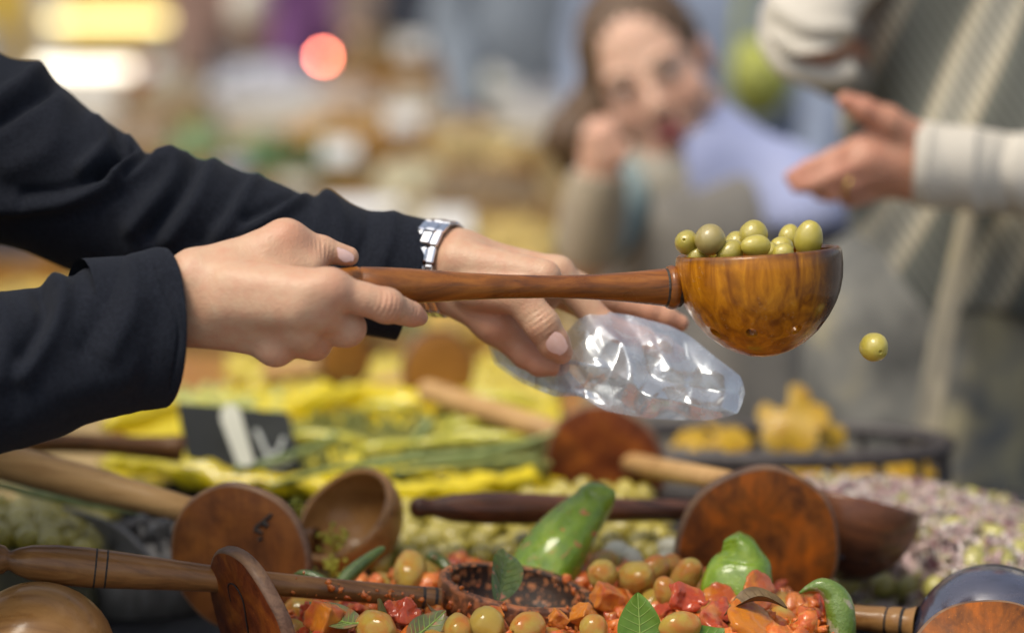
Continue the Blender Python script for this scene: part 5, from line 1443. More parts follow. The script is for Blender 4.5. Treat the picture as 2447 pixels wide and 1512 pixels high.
# dill sprigs
M_DILL = simple('dill_flower', [(0.34, 0.36, 0.03), (0.46, 0.44, 0.05)], scale=80, rough=0.5)
for i, (a, b, Y, sp, lab) in enumerate(((800, 1290, 2.33, 34, 'yellow green dill sprig lying in the small tipped ladle'), (795, 1350, 2.30, 30, 'yellow green dill sprig below the small tipped ladle'), (715, 1215, 2.36, 20, 'tiny dill sprig at the rim of the small tipped ladle'))):
    g = np.random.default_rng(i); V0, F0 = ico(1)
    pts_ = np.array([P(a, b, Y) + g.normal(size=3) * sp * MPP(Y) * 0.5 for _ in range(26)])
    c = P(a, b + 30, Y)
    ms = [scatter_mesh(V0, F0, pts_, g.uniform(0.0012, 0.0026, 26), i)]
    for q in pts_[::2]: ms.append(tube([c, (c + q) / 2 + g.normal(size=3) * 0.001, q], [0.0006, 0.0005, 0.0004], seg=5, n=6))
    V, F = merge(ms); solo('dill_sprig', V, F, M_DILL, lab, 'herb', 'dill sprigs')
# ------------------------------------------------------------------ child behind the stall
M_LIPS = simple('lips', [(0.48, 0.10, 0.11)], rough=0.4)
M_EYE = simple('eye_white', [(0.50, 0.38, 0.32)], rough=0.2)
M_IRIS = simple('dark_iris', [(0.03, 0.02, 0.015)], rough=0.2)
M_BROWNHAIR = simple('brown_hair', [(0.065, 0.036, 0.018), (0.14, 0.08, 0.038)], scale=50, rough=0.5, bump=0.6, bscale=90, stretch=(5, 5, 1))
M_LAVENDER = simple('lavender_cotton', [(0.30, 0.34, 0.55), (0.38, 0.42, 0.62)], scale=12, rough=0.85, bump=0.3, bscale=40)
M_GREYSKIRT = simple('taupe_grey_cloth', [(0.20, 0.19, 0.175), (0.27, 0.255, 0.23), (0.34, 0.30, 0.25)], scale=8, rough=0.9, bump=0.3, bscale=60)

def head_sdf(p, s=1.0):
    """a head about its own middle: x to the viewer's right, -y the face, z up"""
    q = p / s
    d = ell(q, (0, 0.012, 0.032), (0.073, 0.090, 0.086))
    d = smin(d, ell(q, (0, -0.030, -0.025), (0.059, 0.055, 0.080)), 0.02)
    d = smin(d, cap(q, (-0.012, -0.058, -0.092), (0.012, -0.058, -0.092), 0.017, 0.017), 0.03)
    for e in (-1, 1):
        d = smin(d, ell(q, (e * 0.036, -0.048, -0.032), (0.026, 0.026, 0.026)), 0.02)
        d = smin(d, cap(q, (e * 0.055, -0.005, -0.06), (e * 0.02, -0.05, -0.09), 0.018, 0.014), 0.02)
        d = smax(d, -ell(q, (e * 0.031, -0.103, 0.008), (0.014, 0.015, 0.007)), 0.016)
        d = smin(d, cap(q, (e * 0.016, -0.080, 0.026), (e * 0.045, -0.067, 0.026), 0.005, 0.005), 0.014)
        d = smin(d, ell(q, (e * 0.075, 0.012, -0.006), (0.009, 0.020, 0.031)), 0.006)
        d = smin(d, ell(q, (e * 0.011, -0.094, -0.028), (0.008, 0.009, 0.007)), 0.006)
    d = smin(d, cap(q, (0, -0.082, 0.012), (0, -0.102, -0.024), 0.007, 0.010), 0.010)
    d = smin(d, cap(q, (-0.016, -0.082, -0.055), (0.016, -0.082, -0.055), 0.0065, 0.0065), 0.008)
    d = smin(d, cap(q, (-0.012, -0.081, -0.066), (0.012, -0.081, -0.066), 0.0065, 0.0065), 0.008)
    d = smin(d, cap(q, (0, 0.022, -0.06), (0, 0.035, -0.17), 0.044, 0.048), 0.03)
    return d * s

def rotm(yaw, pitch, roll):
    return np.array((Matrix.Rotation(roll, 3, 'Y') @ Matrix.Rotation(pitch, 3, 'X') @ Matrix.Rotation(yaw, 3, 'Z')))

girl = thing('person', 'child in a lavender shirt with brown hair tied back, watching from behind the stall', 'person', (0.24, 3.58, 0))
GH = P(1560, 188, 3.5) + np.array([0, 0.085, 0]); GM = rotm(R_(-6), R_(6), R_(-25)); GS = 0.97
def to_head(p): return ((p - GH.astype(np.float32)) @ GM.astype(np.float32))
GSH_L, GSH_R = P(1545, 440, 3.60), P(1850, 420, 3.58)
def girl_sdf(p):
    d = head_sdf(to_head(p), GS)
    t = cap(p, P(1610, 420, 3.60), P(1690, 700, 3.62), 0.085, 0.10)
    t = smin(t, cap(p, GSH_L, GSH_R, 0.045, 0.045), 0.04)
    t = smin(t, cap(p, P(1590, 300, 3.59), P(1640, 400, 3.6), 0.038, 0.05), 0.03)
    t = smin(t, cap(p, GSH_L, P(1405, 600, 3.47), 0.04, 0.034), 0.02)
    t = smin(t, cap(p, P(1405, 600, 3.47), P(1436, 400, 3.43), 0.033, 0.022), 0.02)
    # hand against the cheek
    h = cap(p, P(1432, 420, 3.43), P(1434, 362, 3.425), 0.022, 0.026)
    for i, (a, b) in enumerate(((1405, 300), (1424, 288), (1443, 290), (1460, 302))):
        h = smin(h, smin(cap(p, P(1414 + 14 * i, 356, 3.425), P(a, (b + 350) / 2, 3.41), 0.0095, 0.0085), cap(p, P(a, (b + 350) / 2, 3.41), P(a + 6, b, 3.425), 0.0085, 0.006), 0.003), 0.006)
    h = smin(h, smin(cap(p, P(1452, 405, 3.42), P(1480, 376, 3.41), 0.011, 0.009), cap(p, P(1480, 376, 3.41), P(1494, 348, 3.41), 0.009, 0.007), 0.004), 0.008)
    t = smin(t, h, 0.012)
    for e in (-0.07, 0.07):
        t = smin(t, cap(p, (0.26 + e, 3.63, 0.85), (0.26 + e, 3.65, 0.08), 0.065, 0.045), 0.03)
        t = smin(t, cap(p, (0.26 + e, 3.65, 0.04), (0.26 + e, 3.52, 0.03), 0.035, 0.028), 0.02)
    return smin(d, t, 0.02)
V, F = surfnet(girl_sdf, (0.06, 3.34, 0.0), (0.46, 3.76, 1.36), 0.0065)
M_SKIN3 = skin_mat('fair_skin', (0.70, 0.47, 0.34), (0.66, 0.32, 0.22), (0.5, 0.3, 0.2))
gb = part('body', V, F, M_SKIN3, girl)
hm = lambda v: (np.asarray(v, float) * GS) @ GM.T + GH
flush(gb, [(hm((0.04, -0.07, -0.03)), 0.03, 0.5), (hm((-0.04, -0.07, -0.03)), 0.03, 0.5), (hm((0.075, 0.01, 0)), 0.03, 0.9), (hm((0, -0.1, -0.03)), 0.014, 0.5), (P(1450, 350, 3.42), 0.05, 0.5)])
V0, F0 = ico(3)
for e in (-1, 1):
    part('eye', hm(V0 * 0.0125 + np.array([e * 0.031, -0.0700, 0.007])), F0, M_EYE, girl)
    part('iris', hm(V0 * np.array([0.0046, 0.003, 0.0040]) + np.array([e * 0.031, -0.0812, 0.007])), F0, M_IRIS, girl)
    V, F = tube([hm((e * 0.014, -0.091, 0.025)), hm((e * 0.031, -0.088, 0.031)), hm((e * 0.050, -0.073, 0.025))], [0.0018, 0.0022, 0.001], seg=8, n=14); part('eyebrow', V, F, M_BROWNHAIR, girl)
    continue
    V, F = tube([hm((e * 0.018, -0.088, 0.008)), hm((e * 0.031, -0.087, 0.015)), hm((e * 0.045, -0.078, 0.009))], [0.001, 0.0022, 0.001], seg=8, n=14); part('eyelashes', V, F, M_IRIS, girl)
V, F = merge([tube([hm((-0.021, -0.083, -0.060)), hm((0, -0.0915, -0.055)), hm((0.021, -0.083, -0.060))], [0.0015, 0.0052, 0.0015], seg=10, n=16), tube([hm((-0.020, -0.083, -0.061)), hm((0, -0.0905, -0.067)), hm((0.020, -0.083, -0.061))], [0.0015, 0.0060, 0.0015], seg=10, n=16)])
part('lips', V, F, M_LIPS, girl)
def girl_hair(p):
    q = to_head(p) / GS
    d = ell(q, (0, 0.020, 0.036), (0.081, 0.094, 0.090))
    d = smax(d, -ell(q, (0, -0.100, -0.006), (0.069, 0.092, 0.104)), 0.008)
    d = smax(d, q[:, 2] * -1 - 0.055, 0.02)
    d = d * GS
    return smin(d, cap(p, P(1425, 230, 3.60), P(1375, 330, 3.56), 0.028, 0.036), 0.03)
def girl_hair2(p):
    d = girl_hair(p)
    d = smin(d, cap(p, P(1375, 330, 3.56), P(1405, 450, 3.56), 0.036, 0.02), 0.02)
    return d + 0.0015 * np.sin(p[:, 0] * 420 + 3 * np.sin(p[:, 2] * 40))
V, F = surfnet(girl_hair2, (0.02, 3.44, 1.02), (0.36, 3.76, 1.36), 0.0055)
part('hair', V, F, M_BROWNHAIR, girl)
def girl_shirt(p):
    d = cap(p, P(1640, 430, 3.60), P(1760, 600, 3.61), 0.105, 0.115)
    d = smin(d, cap(p, GSH_L, P(1880, 470, 3.57), 0.055, 0.062), 0.04)
    d = smin(d, cap(p, P(1690, 300, 3.60), P(1780, 420, 3.59), 0.032, 0.06), 0.03)
    d = smin(d, cap(p, P(1880, 470, 3.57), P(1930, 520, 3.52), 0.058, 0.05), 0.03)
    d = smax(d, (P(1625, 450, 3.6)[0] - p[:, 0]) - 0.25 * (p[:, 2] - 1.1), 0.01)
    hem = (p[:, 2] - P(1700, 530, 3.6)[2])
    return smax(d, -hem, 0.01)
V, F = surfnet(girl_shirt, (0.04, 3.36, 0.98), (0.48, 3.78, 1.22), 0.0065)
V += 0.004 * fbm(V, 22, 5)[:, None]
part('shirt', V, F, M_LAVENDER, girl)
def girl_under(p):
    d = smin(cap(p, P(1620, 430, 3.605), P(1700, 620, 3.615), 0.098, 0.108), cap(p, GSH_L, P(1700, 440, 3.6), 0.05, 0.06), 0.04)
    return smax(d, -(p[:, 2] - P(1700, 560, 3.6)[2]), 0.01)
V, F = surfnet(girl_under, (0.02, 3.40, 0.95), (0.46, 3.78, 1.2), 0.008)
part('undershirt', V, F, simple('grey_cream_jersey', [(0.34, 0.31, 0.25), (0.45, 0.42, 0.35)], scale=16, rough=0.9), girl)
V, F = tube([P(1500, 455, 3.56), P(1440, 530, 3.51), P(1412, 585, 3.475), P(1408, 605, 3.47)], [0.050, 0.047, 0.046, 0.03], seg=24, n=30)
M_TEAL = simple('teal_grey_knit', [(0.19, 0.27, 0.29), (0.27, 0.35, 0.36)], scale=20, rough=0.9, bump=0.3, bscale=200)
part('sleeve', V, F, M_TEAL, girl)
V, F = tube([P(1408, 605, 3.47), P(1415, 520, 3.45), P(1428, 440, 3.432), P(1431, 415, 3.43)], [0.040, 0.041, 0.036, 0.034], seg=24, n=30)
part('forearm_sleeve', V, F, simple('tan_wool', [(0.36, 0.30, 0.22), (0.46, 0.39, 0.29)], scale=30, rough=0.95), girl)
def girl_skirt(p):
    d = cap(p, P(1700, 540, 3.61), P(1700, 1000, 3.64), 0.13, 0.165)
    return smax(d, -(p[:, 2] - 0.42), 0.01) + 0.010 * np.sin(np.arctan2(p[:, 1] - 3.63, p[:, 0] - 0.25) * 9) * np.clip((1.05 - p[:, 2]) * 2, 0, 1)
V, F = surfnet(girl_skirt, (0.0, 3.38, 0.38), (0.50, 3.88, 1.08), 0.010)
part('skirt', V, F, M_GREYSKIRT, girl)

# ------------------------------------------------------------------ customer on the far side of the stall
M_CREAM = simple('cream_cotton', [(0.50, 0.46, 0.385), (0.60, 0.555, 0.47)], scale=10, rough=0.9, bump=0.25, bscale=50)
M_TROUSERS = simple('grey_beige_trousers', [(0.13, 0.13, 0.12), (0.22, 0.215, 0.19), (0.44, 0.385, 0.24)], scale=11, rough=0.9, bump=0.3, bscale=90)
M_SCARF = simple('beige_scarf', [(0.22, 0.20, 0.155), (0.33, 0.29, 0.21), (0.40, 0.34, 0.20)], scale=12, rough=0.95, bump=0.4, bscale=200)
M_GOLD = simple('gold', [(0.75, 0.50, 0.16)], rough=0.22, metal=1.0)
def stripes():
    t = NT('striped_knit')
    w = t.n('ShaderNodeTexWave'); w.wave_type = 'BANDS'; w.bands_direction = 'X'; w.inputs['Scale'].default_value = 2.9; w.inputs['Distortion'].default_value = 2.4; w.inputs['Detail Scale'].default_value = 0.6
    t.l(t.vec((1, 0.4, 1), rot=(0, R_(-22), 0)), w.inputs['Vector'])
    c = t.ramp(w.outputs['Fac'], [(0.10, (0.085, 0.09, 0.078)), (0.48, (0.15, 0.155, 0.13)), (0.58, (0.44, 0.39, 0.28)), (0.85, (0.56, 0.51, 0.39)), (0.93, (0.30, 0.29, 0.24))])
    r = t.n('ShaderNodeTexWave'); r.bands_direction = 'X'; r.inputs['Scale'].default_value = 34
    t.l(t.vec((1, 0.3, 0.8), rot=(0, R_(38), 0)), r.inputs['Vector'])
    c = t.mix(t.ramp(r.outputs['Fac'], [(0.3, 0.0), (0.7, 0.25)]), c, (0.09, 0.09, 0.08))
    t.set(base=c, rough=0.95, sheen=0.1); t.bump(r.outputs['Fac'], 0.5, 0.004)
    return t.m
M_STRIPES = stripes()
man = thing('person', 'customer in a striped grey cardigan and cream sleeves holding out an open hand', 'person', (0.62, 3.12, 0))
km = MPP(2.78)
MSH_L, MSH_R = np.array([0.80, 3.10, 1.46]), np.array([0.43, 3.12, 1.46])
M_EL = P(2790, 430, 2.92); M_WR = P(2215, 405, 2.79)
def man_hand(p):
    d = smin(cap(p, P(2500, 415, 2.85), P(2215, 385, 2.79), 0.032, 0.024), cap(p, P(2500, 415, 2.85), P(2215, 425, 2.79), 0.032, 0.024), 0.02)
    for i, (x, y, yy) in enumerate(((2075, 352, 2.775), (2070, 380, 2.765), (2085, 410, 2.77), (2110, 438, 2.785))):
        d = smin(d, cap(p, P(2215, 380 + 16 * i, 2.79), P(x, y, yy), 46 * km, 34 * km), 0.016)
    f = None
    for l in (((2075, 352, 2.775, 34), (2000, 382, 2.76, 29), (1935, 408, 2.755, 25), (1893, 424, 2.755, 18)), ((2070, 382, 2.765, 34), (1995, 418, 2.752, 29), (1945, 438, 2.75, 25), (1905, 444, 2.752, 18)),
              ((2085, 412, 2.77, 32), (2022, 442, 2.757, 27), (1985, 458, 2.755, 24), (1958, 462, 2.757, 17)), ((2110, 438, 2.785, 28), (2066, 464, 2.775, 24), (2040, 474, 2.772, 20), (2020, 478, 2.772, 15))):
        c = None
        for a, b in zip(l[:-1], l[1:]):
            e = cap(p, P(*a[:3]), P(*b[:3]), a[3] * km, b[3] * km); c = e if c is None else smin(c, e, 0.004)
        f = c if f is None else smin(f, c, 0.002)
    th = smin(smin(cap(p, P(2190, 340, 2.785), P(2120, 292, 2.77), 46 * km, 38 * km), cap(p, P(2120, 292, 2.77), P(2062, 262, 2.762), 36 * km, 29 * km), 0.006), cap(p, P(2062, 262, 2.762), P(2020, 240, 2.76), 29 * km, 20 * km), 0.004)
    return smin(d, smin(f, th, 0.004), 0.010)
VH, FH = surfnet(man_hand, (P(1860, 400, 2.78)[0], 2.70, P(2100, 520, 2.78)[2]), (P(2460, 400, 2.85)[0], 2.89, P(2100, 200, 2.78)[2]), 0.0022)
def man_core(p):
    d = ell(p, (0.615, 3.12, 1.22), (0.19, 0.11, 0.32))
    d = smin(d, cap(p, MSH_L, MSH_R, 0.06, 0.06), 0.05)
    d = smin(d, cap(p, (0.615, 3.12, 1.48), (0.615, 3.10, 1.58), 0.055, 0.05), 0.03)
    d = smin(d, head_sdf(p - np.array([0.615, 3.09, 1.70], np.float32), 1.1), 0.03)
    d = smin(d, cap(p, MSH_L, M_EL, 0.05, 0.04), 0.02)
    d = smin(d, cap(p, M_EL, P(2400, 412, 2.83), 0.04, 0.03), 0.02)
    e1 = P(1915, 90, 2.98)
    d = smin(d, cap(p, MSH_R, e1, 0.048, 0.04), 0.02)
    d = smin(d, cap(p, e1, P(2230, 260, 3.26), 0.03, 0.022), 0.02)
    for s in (0.50, 0.73):
        d = smin(d, cap(p, (s, 3.13, 0.92), (s, 3.12, 0.5), 0.085, 0.058), 0.04)
        d = smin(d, cap(p, (s, 3.12, 0.5), (s, 3.15, 0.08), 0.055, 0.042), 0.02)
        d = smin(d, cap(p, (s, 3.15, 0.045), (s, 3.0, 0.04), 0.042, 0.034), 0.02)
    return d
V, F = surfnet(man_core, (0.26, 2.78, -0.01), (1.0, 3.32, 1.86), 0.013)
V, F = merge([(VH, FH), (V, F)])
mb_ = part('body', V, F, M_SKIN2, man)
flush(mb_, [(P(1900, 430, 2.75), 0.03, 0.6), (P(2010, 430, 2.75), 0.03, 0.5), (P(2030, 250, 2.76), 0.03, 0.5)])
V, F = tube([P(2020, 442, 2.757) + 0.0125 * (np.array([0.35, 0, 0.94]) * math.cos(a) + np.array([0.0, -1.0, 0.0]) * math.sin(a)) for a in np.linspace(0, 2 * np.pi, 25)], np.full(25, 0.0022), seg=8, n=50)
part('ring', V, F, M_GOLD, man)
def man_cardigan(p):
    d = ell(p, (0.615, 3.12, 1.22), (0.262, 0.15, 0.40))
    d = smin(d, cap(p, MSH_L, MSH_R, 0.085, 0.085), 0.05)
    d = smin(d, cap(p, (0.60, 3.12, 1.10), (0.60, 3.12, 1.02), 0.215, 0.22), 0.05)
    d = smax(d, -(p[:, 2] - 0.985), 0.01)
    d = smax(d, -cap(p, (0.615, 3.02, 1.50), (0.615, 3.1, 1.8), 0.06, 0.09), 0.02)
    return d + 0.006 * np.sin(p[:, 0] * 52 + 7 * p[:, 2])
V, F = surfnet(man_cardigan, (0.28, 2.83, 0.94), (0.95, 3.42, 1.62), 0.009)
part('cardigan', V, F, M_STRIPES, man)
def man_trousers(p):
    d = ell(p, (0.60, 3.12, 0.98), (0.225, 0.17, 0.14))
    for s in (0.47, 0.74):
        d = smin(d, cap(p, (s, 3.11, 0.95), (s, 3.10, 0.5), 0.145, 0.115), 0.06)
        d = smin(d, cap(p, (s, 3.10, 0.5), (s, 3.13, 0.09), 0.115, 0.085), 0.02)
    return d + 0.008 * np.sin(p[:, 0] * 38 + 5 * p[:, 2])
V, F = surfnet(man_trousers, (0.30, 2.90, 0.0), (0.94, 3.36, 1.14), 0.012)
V += 0.006 * fbm(V, 18, 8)[:, None]
part('trousers', V, F, M_TROUSERS, man)
V, F = sleeve([(2700, 260), (2560, 300), (2447, 318), (2380, 312), (2320, 305), (2260, 298), (2215, 292), (2196, 290)], [(2760, 590), (2580, 560), (2447, 525), (2380, 512), (2320, 505), (2260, 500), (2210, 497), (2186, 496)], [2.92, 2.87, 2.84, 2.83, 2.815, 2.80, 2.79, 2.788],
              [0.06, 0.055, 0.05, 0.048, 0.046, 0.043, 0.041, 0.040], [0, 0, 0, 0, 0, -0.003, -0.006, -0.008], [([(2330, 310), (2310, 400), (2330, 500)], 0.004, 18), ([(2410, 320), (2390, 420), (2420, 520)], -0.004, 18), ([(2225, 300), (2212, 400), (2220, 490)], 0.002, 8)], nu=110, nv=72, seed=31)
part('sleeve', V, F, M_CREAM, man)
V, F = tube([MSH_L + (0, 0, 0.02), MSH_L * 0.5 + M_EL * 0.5 + (0.01, 0, 0), M_EL, P(2650, 425, 2.90)], [0.082, 0.075, 0.070, 0.066], seg=26, n=40)
part('upper_sleeve', V, F, M_CREAM, man)
V, F = sleeve([(2300, -330), (2130, -250), (1960, -130), (1850, -30), (1813, 60), (1850, 130)], [(2380, -160), (2240, -90), (2120, -30), (2060, 30), (2030, 95), (2010, 110)], [3.10, 3.08, 3.03, 2.99, 2.97, 2.96],
              [0.07, 0.068, 0.062, 0.056, 0.052, 0.048], [0, 0, 0, 0, 0, 0], [([(1850, 0), (1930, 60), (2020, 70)], 0.006, 20), ([(1840, 60), (1920, 100), (2010, 95)], -0.006, 16)], nu=90, nv=64, seed=32)
part('rolled_sleeve', V, F, M_CREAM, man)
V, F = tube([P(1835, 30, 2.99), P(1838, 95, 2.965), P(1872, 150, 2.95), P(1930, 176, 2.945), P(1990, 182, 2.945), P(2040, 165, 2.95)], np.array([20, 27, 30, 28, 27, 24]) * MPP(2.96), seg=20, n=60); V += 0.002 * fbm(V, 40, 3)[:, None]
part('cuff_roll', V, F, M_CREAM, man)
V, F = tube([P(1870, 60, 3.0), P(1915, 125, 3.0), P(1980, 165, 3.02), P(2060, 205, 3.08), P(2240, 260, 3.22)], np.array([55, 62, 62, 58, 52]) * MPP(2.97), seg=24, n=40)
part('lower_sleeve', V, F, simple('beige_grey_cotton', [(0.26, 0.24, 0.20), (0.32, 0.295, 0.25)], rough=0.9), man)
V, F = tube([P(2340, 380, 2.90), P(2300, 600, 2.895), P(2255, 800, 2.89), P(2225, 960, 2.88), P(2205, 1120, 2.87)], np.array([60, 78, 88, 92, 95]) * MPP(2.95), seg=32, n=60, squash=0.22, lobes=lambda th, u: 1 + 0.06 * np.cos(5 * th + 2 * u)); V += 0.003 * fbm(V, 30, 3)[:, None]
part('scarf', V, F, M_SCARF, man)
def hair_m(p):
    q = p - np.array([0.615, 3.09, 1.70], np.float32)
    d = ell(q, (0, 0.022, 0.04), (0.089, 0.104, 0.098))
    return smax(d, -ell(q, (0, -0.11, -0.02), (0.075, 0.095, 0.10)), 0.012)
V, F = surfnet(hair_m, (0.50, 2.96, 1.58), (0.73, 3.24, 1.86), 0.009)
part('hair', V, F, M_HAIR, man)

# ------------------------------------------------------------------ passers-by far behind
def far_body(p, pose):
    d = ell(p, (0, 0, 1.20), (0.17, 0.10, 0.30))
    d = smin(d, cap(p, (-0.17, 0, 1.42), (0.17, 0, 1.42), 0.055, 0.055), 0.05)
    d = smin(d, cap(p, (0, 0, 1.46), (0, -0.01, 1.56), 0.05, 0.047), 0.03)
    d = smin(d, head_sdf(p - np.array([0, -0.03, 1.66], np.float32), 1.05), 0.02)
    for s in (-1, 1):
        el = (s * 0.25, 0.02, 1.14); wr = (s * 0.23, -0.10, 0.90) if pose == 0 else (s * 0.12, -0.24, 1.06)
        d = smin(d, cap(p, (s * 0.19, 0, 1.41), el, 0.048, 0.038), 0.02)
        d = smin(d, cap(p, el, wr, 0.037, 0.026), 0.015)
        w = np.array(wr); dr = nrm(w - np.array(el))
        d = smin(d, cap(p, w, w + dr * 0.08, 0.026, 0.030), 0.012)
        for k_ in (-0.024, -0.008, 0.008, 0.024): d = smin(d, cap(p, w + dr * 0.09 + (0, k_, 0), w + dr * 0.16 + (0, k_ * 1.1, -0.01), 0.009, 0.007), 0.004)
        d = smin(d, cap(p, w + dr * 0.05 + (0, -0.02, 0), w + dr * 0.10 + (0, -0.05, 0), 0.011, 0.009), 0.008)
        d = smin(d, cap(p, (s * 0.10, 0, 0.90), (s * 0.11, -0.02 * s, 0.48), 0.085, 0.055), 0.04)
        d = smin(d, cap(p, (s * 0.11, -0.02 * s, 0.48), (s * 0.11, 0.03, 0.08), 0.052, 0.04), 0.02)
        d = smin(d, cap(p, (s * 0.11, 0.03, 0.045), (s * 0.12, -0.13, 0.035), 0.042, 0.032), 0.02)
    return d
def far_coat(p, pose):
    d = ell(p, (0, 0, 1.18), (0.205, 0.14, 0.34))
    d = smin(d, cap(p, (-0.17, 0, 1.42), (0.17, 0, 1.42), 0.075, 0.075), 0.05)
    for s in (-1, 1):
        el = np.array((s * 0.25, 0.02, 1.14)); wr = np.array((s * 0.23, -0.10, 0.90) if pose == 0 else (s * 0.12, -0.24, 1.06))
        d = smin(d, smax(smin(cap(p, (s * 0.19, 0, 1.41), el, 0.07, 0.06), cap(p, el, wr, 0.058, 0.046), 0.02), -((p - wr.astype(np.float32)) @ nrm(el - wr).astype(np.float32) - 0.01), 0.005), 0.03)
    d = smax(d, -(p[:, 2] - 0.84), 0.01)
    return smax(d, -cap(p, (0, -0.03, 1.50), (0, -0.03, 1.8), 0.058, 0.09), 0.01)
def far_trousers(p):
    d = ell(p, (0, 0, 0.92), (0.17, 0.125, 0.12))
    for s in (-1, 1):
        d = smin(d, cap(p, (s * 0.10, 0, 0.90), (s * 0.11, -0.02 * s, 0.48), 0.105, 0.078), 0.03)
        d = smin(d, cap(p, (s * 0.11, -0.02 * s, 0.48), (s * 0.11, 0.03, 0.09), 0.078, 0.068), 0.02)
    return d
def far_hair(p):
    q = p - np.array([0, -0.03, 1.66], np.float32)
    return smax(ell(q, (0, 0.022, 0.04), (0.085, 0.10, 0.094)), -ell(q, (0, -0.105, -0.02), (0.072, 0.09, 0.095)), 0.012)
FB = [surfnet(lambda p, k=k: far_body(p, k), (-0.34, -0.46, 0.0), (0.34, 0.16, 1.82), 0.018) for k in (0, 1)]
FCt = [surfnet(lambda p, k=k: far_coat(p, k), (-0.36, -0.36, 0.80), (0.36, 0.18, 1.56), 0.018) for k in (0, 1)]
FTr = surfnet(far_trousers, (-0.28, -0.2, 0.0), (0.28, 0.2, 1.06), 0.018)
FHr = surfnet(far_hair, (-0.12, -0.16, 1.54), (0.12, 0.14, 1.82), 0.014)
def passer(pxx, Y, rot, pose, coat, trs, hair, label):
    x = P(pxx, 100, Y)[0]
    m = Matrix.Translation((x, Y, 0)) @ Matrix.Rotation(rot, 4, 'Z')
    t = thing('person', label, 'person', (x, Y, 0), 'shoppers in the blurred background', m)
    part('body', *FB[pose], M_SKIN, t, local=True)
    part('coat', *FCt[pose], coat, t, local=True); part('trousers', *FTr, trs, t, local=True); part('hair', *FHr, hair, t, local=True)
fab = lambda n, c: simple(n, [tuple(0.75 * q for q in c), c], scale=10, rough=0.9, bump=0.2, bscale=60)
passer(1310, 7.2, 0.3, 0, fab('grey_blue_coat', (0.24, 0.28, 0.33)), fab('pale_grey_trousers', (0.26, 0.28, 0.30)), M_HAIR, 'shopper in a grey blue coat behind the produce, beside the child')
passer(1185, 7.6, 0.0, 1, fab('navy_coat', (0.014, 0.018, 0.03)), fab('navy_trousers', (0.02, 0.024, 0.035)), M_HAIR, 'shopper in a black navy coat half hidden by the grey blue coat')
passer(1035, 8.0, -0.4, 1, fab('brown_coat', (0.17, 0.125, 0.10)), fab('navy_trousers', (0.03, 0.03, 0.04)), M_HAIR, 'shopper in a brown coat between purple and black coats')
passer(870, 8.35, 0.4, 0, fab('purple_coat', (0.17, 0.07, 0.21)), fab('lilac_trousers', (0.28, 0.24, 0.34)), M_BROWNHAIR, 'shopper in a purple coat above the far white trays')
passer(640, 8.8, 0.2, 0, fab('rose_brown_coat', (0.30, 0.19, 0.15)), fab('grey_trousers', (0.15, 0.15, 0.16)), M_HAIR, 'shopper in a rose brown coat beside the glowing yellow stall')
passer(1700, 5.6, -0.3, 0, fab('light_blue_coat', (0.26, 0.31, 0.42)), fab('blue_jeans', (0.03, 0.055, 0.11)), M_HAIR, 'shopper in light blue behind the child and striped cardigan')
passer(1875, 6.3, 0.3, 0, fab('blue_denim_jacket', (0.045, 0.085, 0.16)), fab('black_trousers', (0.012, 0.014, 0.02)), M_BROWNHAIR, 'shopper in a blue denim jacket next to the rolled cream sleeve')
passer(1480, 8.0, 0.1, 1, fab('dark_red_coat', (0.14, 0.03, 0.025)), fab('slate_trousers', (0.10, 0.12, 0.16)), M_HAIR, 'shopper in a dark red coat far behind the child')
# ------------------------------------------------------------------ ground, buildings
gm = NT('stone_paving')
br = gm.n('ShaderNodeTexBrick'); br.inputs['Scale'].default_value = 1.6; br.inputs['Mortar Size'].default_value = 0.012
br.inputs['Color1'].default_value = (0.17, 0.165, 0.155, 1); br.inputs['Color2'].default_value = (0.22, 0.21, 0.195, 1); br.inputs['Mortar'].default_value = (0.09, 0.085, 0.08, 1)
gm.l(gm.tc.outputs['Object'], br.inputs['Vector'])
gm.set(base=gm.mix(gm.ramp(gm.noise(1.5, 5), [(0.35, 0.0), (0.7, 0.5)]), br.outputs['Color'], (0.13, 0.125, 0.115)), rough=0.85)
struct('ground', [(-120, -60, 0), (120, -60, 0), (120, 180, 0), (-120, 180, 0)], [(0, 1, 2, 3)], gm.m)
M_STUCCO = simple('warm_stucco', [(0.27, 0.215, 0.14), (0.34, 0.28, 0.19)], scale=3, rough=0.9, bump=0.2, bscale=60)
M_STONE = simple('grey_stone', [(0.24, 0.25, 0.26), (0.32, 0.33, 0.33)], scale=4, rough=0.9)
M_GLASS = simple('window_glass', [(0.05, 0.06, 0.07)], rough=0.08)
M_WHITEP = simple('white_painted_wood', [(0.62, 0.61, 0.58)], rough=0.6)
bd = thing('building', 'pale stucco building across the market square', 'building', (0, 22, 0))
V, F = box((-16, 22, 0.9), (16, 30, 9)); part('wall', V, F, M_STUCCO, bd, smooth=False)
V, F = box((-16.1, 21.9, 0), (16.1, 30.1, 0.9)); part('plinth', V, F, M_STONE, bd, smooth=False)
V, F = box((-16.5, 21.4, 9.0), (16.5, 30.6, 9.4)); part('roof', V, F, M_STONE, bd, smooth=False)
for i in range(8):
    for z in (1.9, 5.6):
        x = -14 + 4 * i
        V, F = merge([box((x - 0.65, 21.93, z - 0.08), (x + 0.65, 21.997, z)), box((x - 0.65, 21.93, z + 2.2), (x + 0.65, 21.997, z + 2.28)), box((x - 0.65, 21.93, z), (x - 0.55, 21.997, z + 2.2)), box((x + 0.55, 21.93, z), (x + 0.65, 21.997, z + 2.2))])
        w = part('window', V, F, M_WHITEP, bd, smooth=False)
        V, F = box((x - 0.55, 21.97, z), (x + 0.55, 21.996, z + 2.2)); part('pane', V, F, M_GLASS, w, smooth=False)

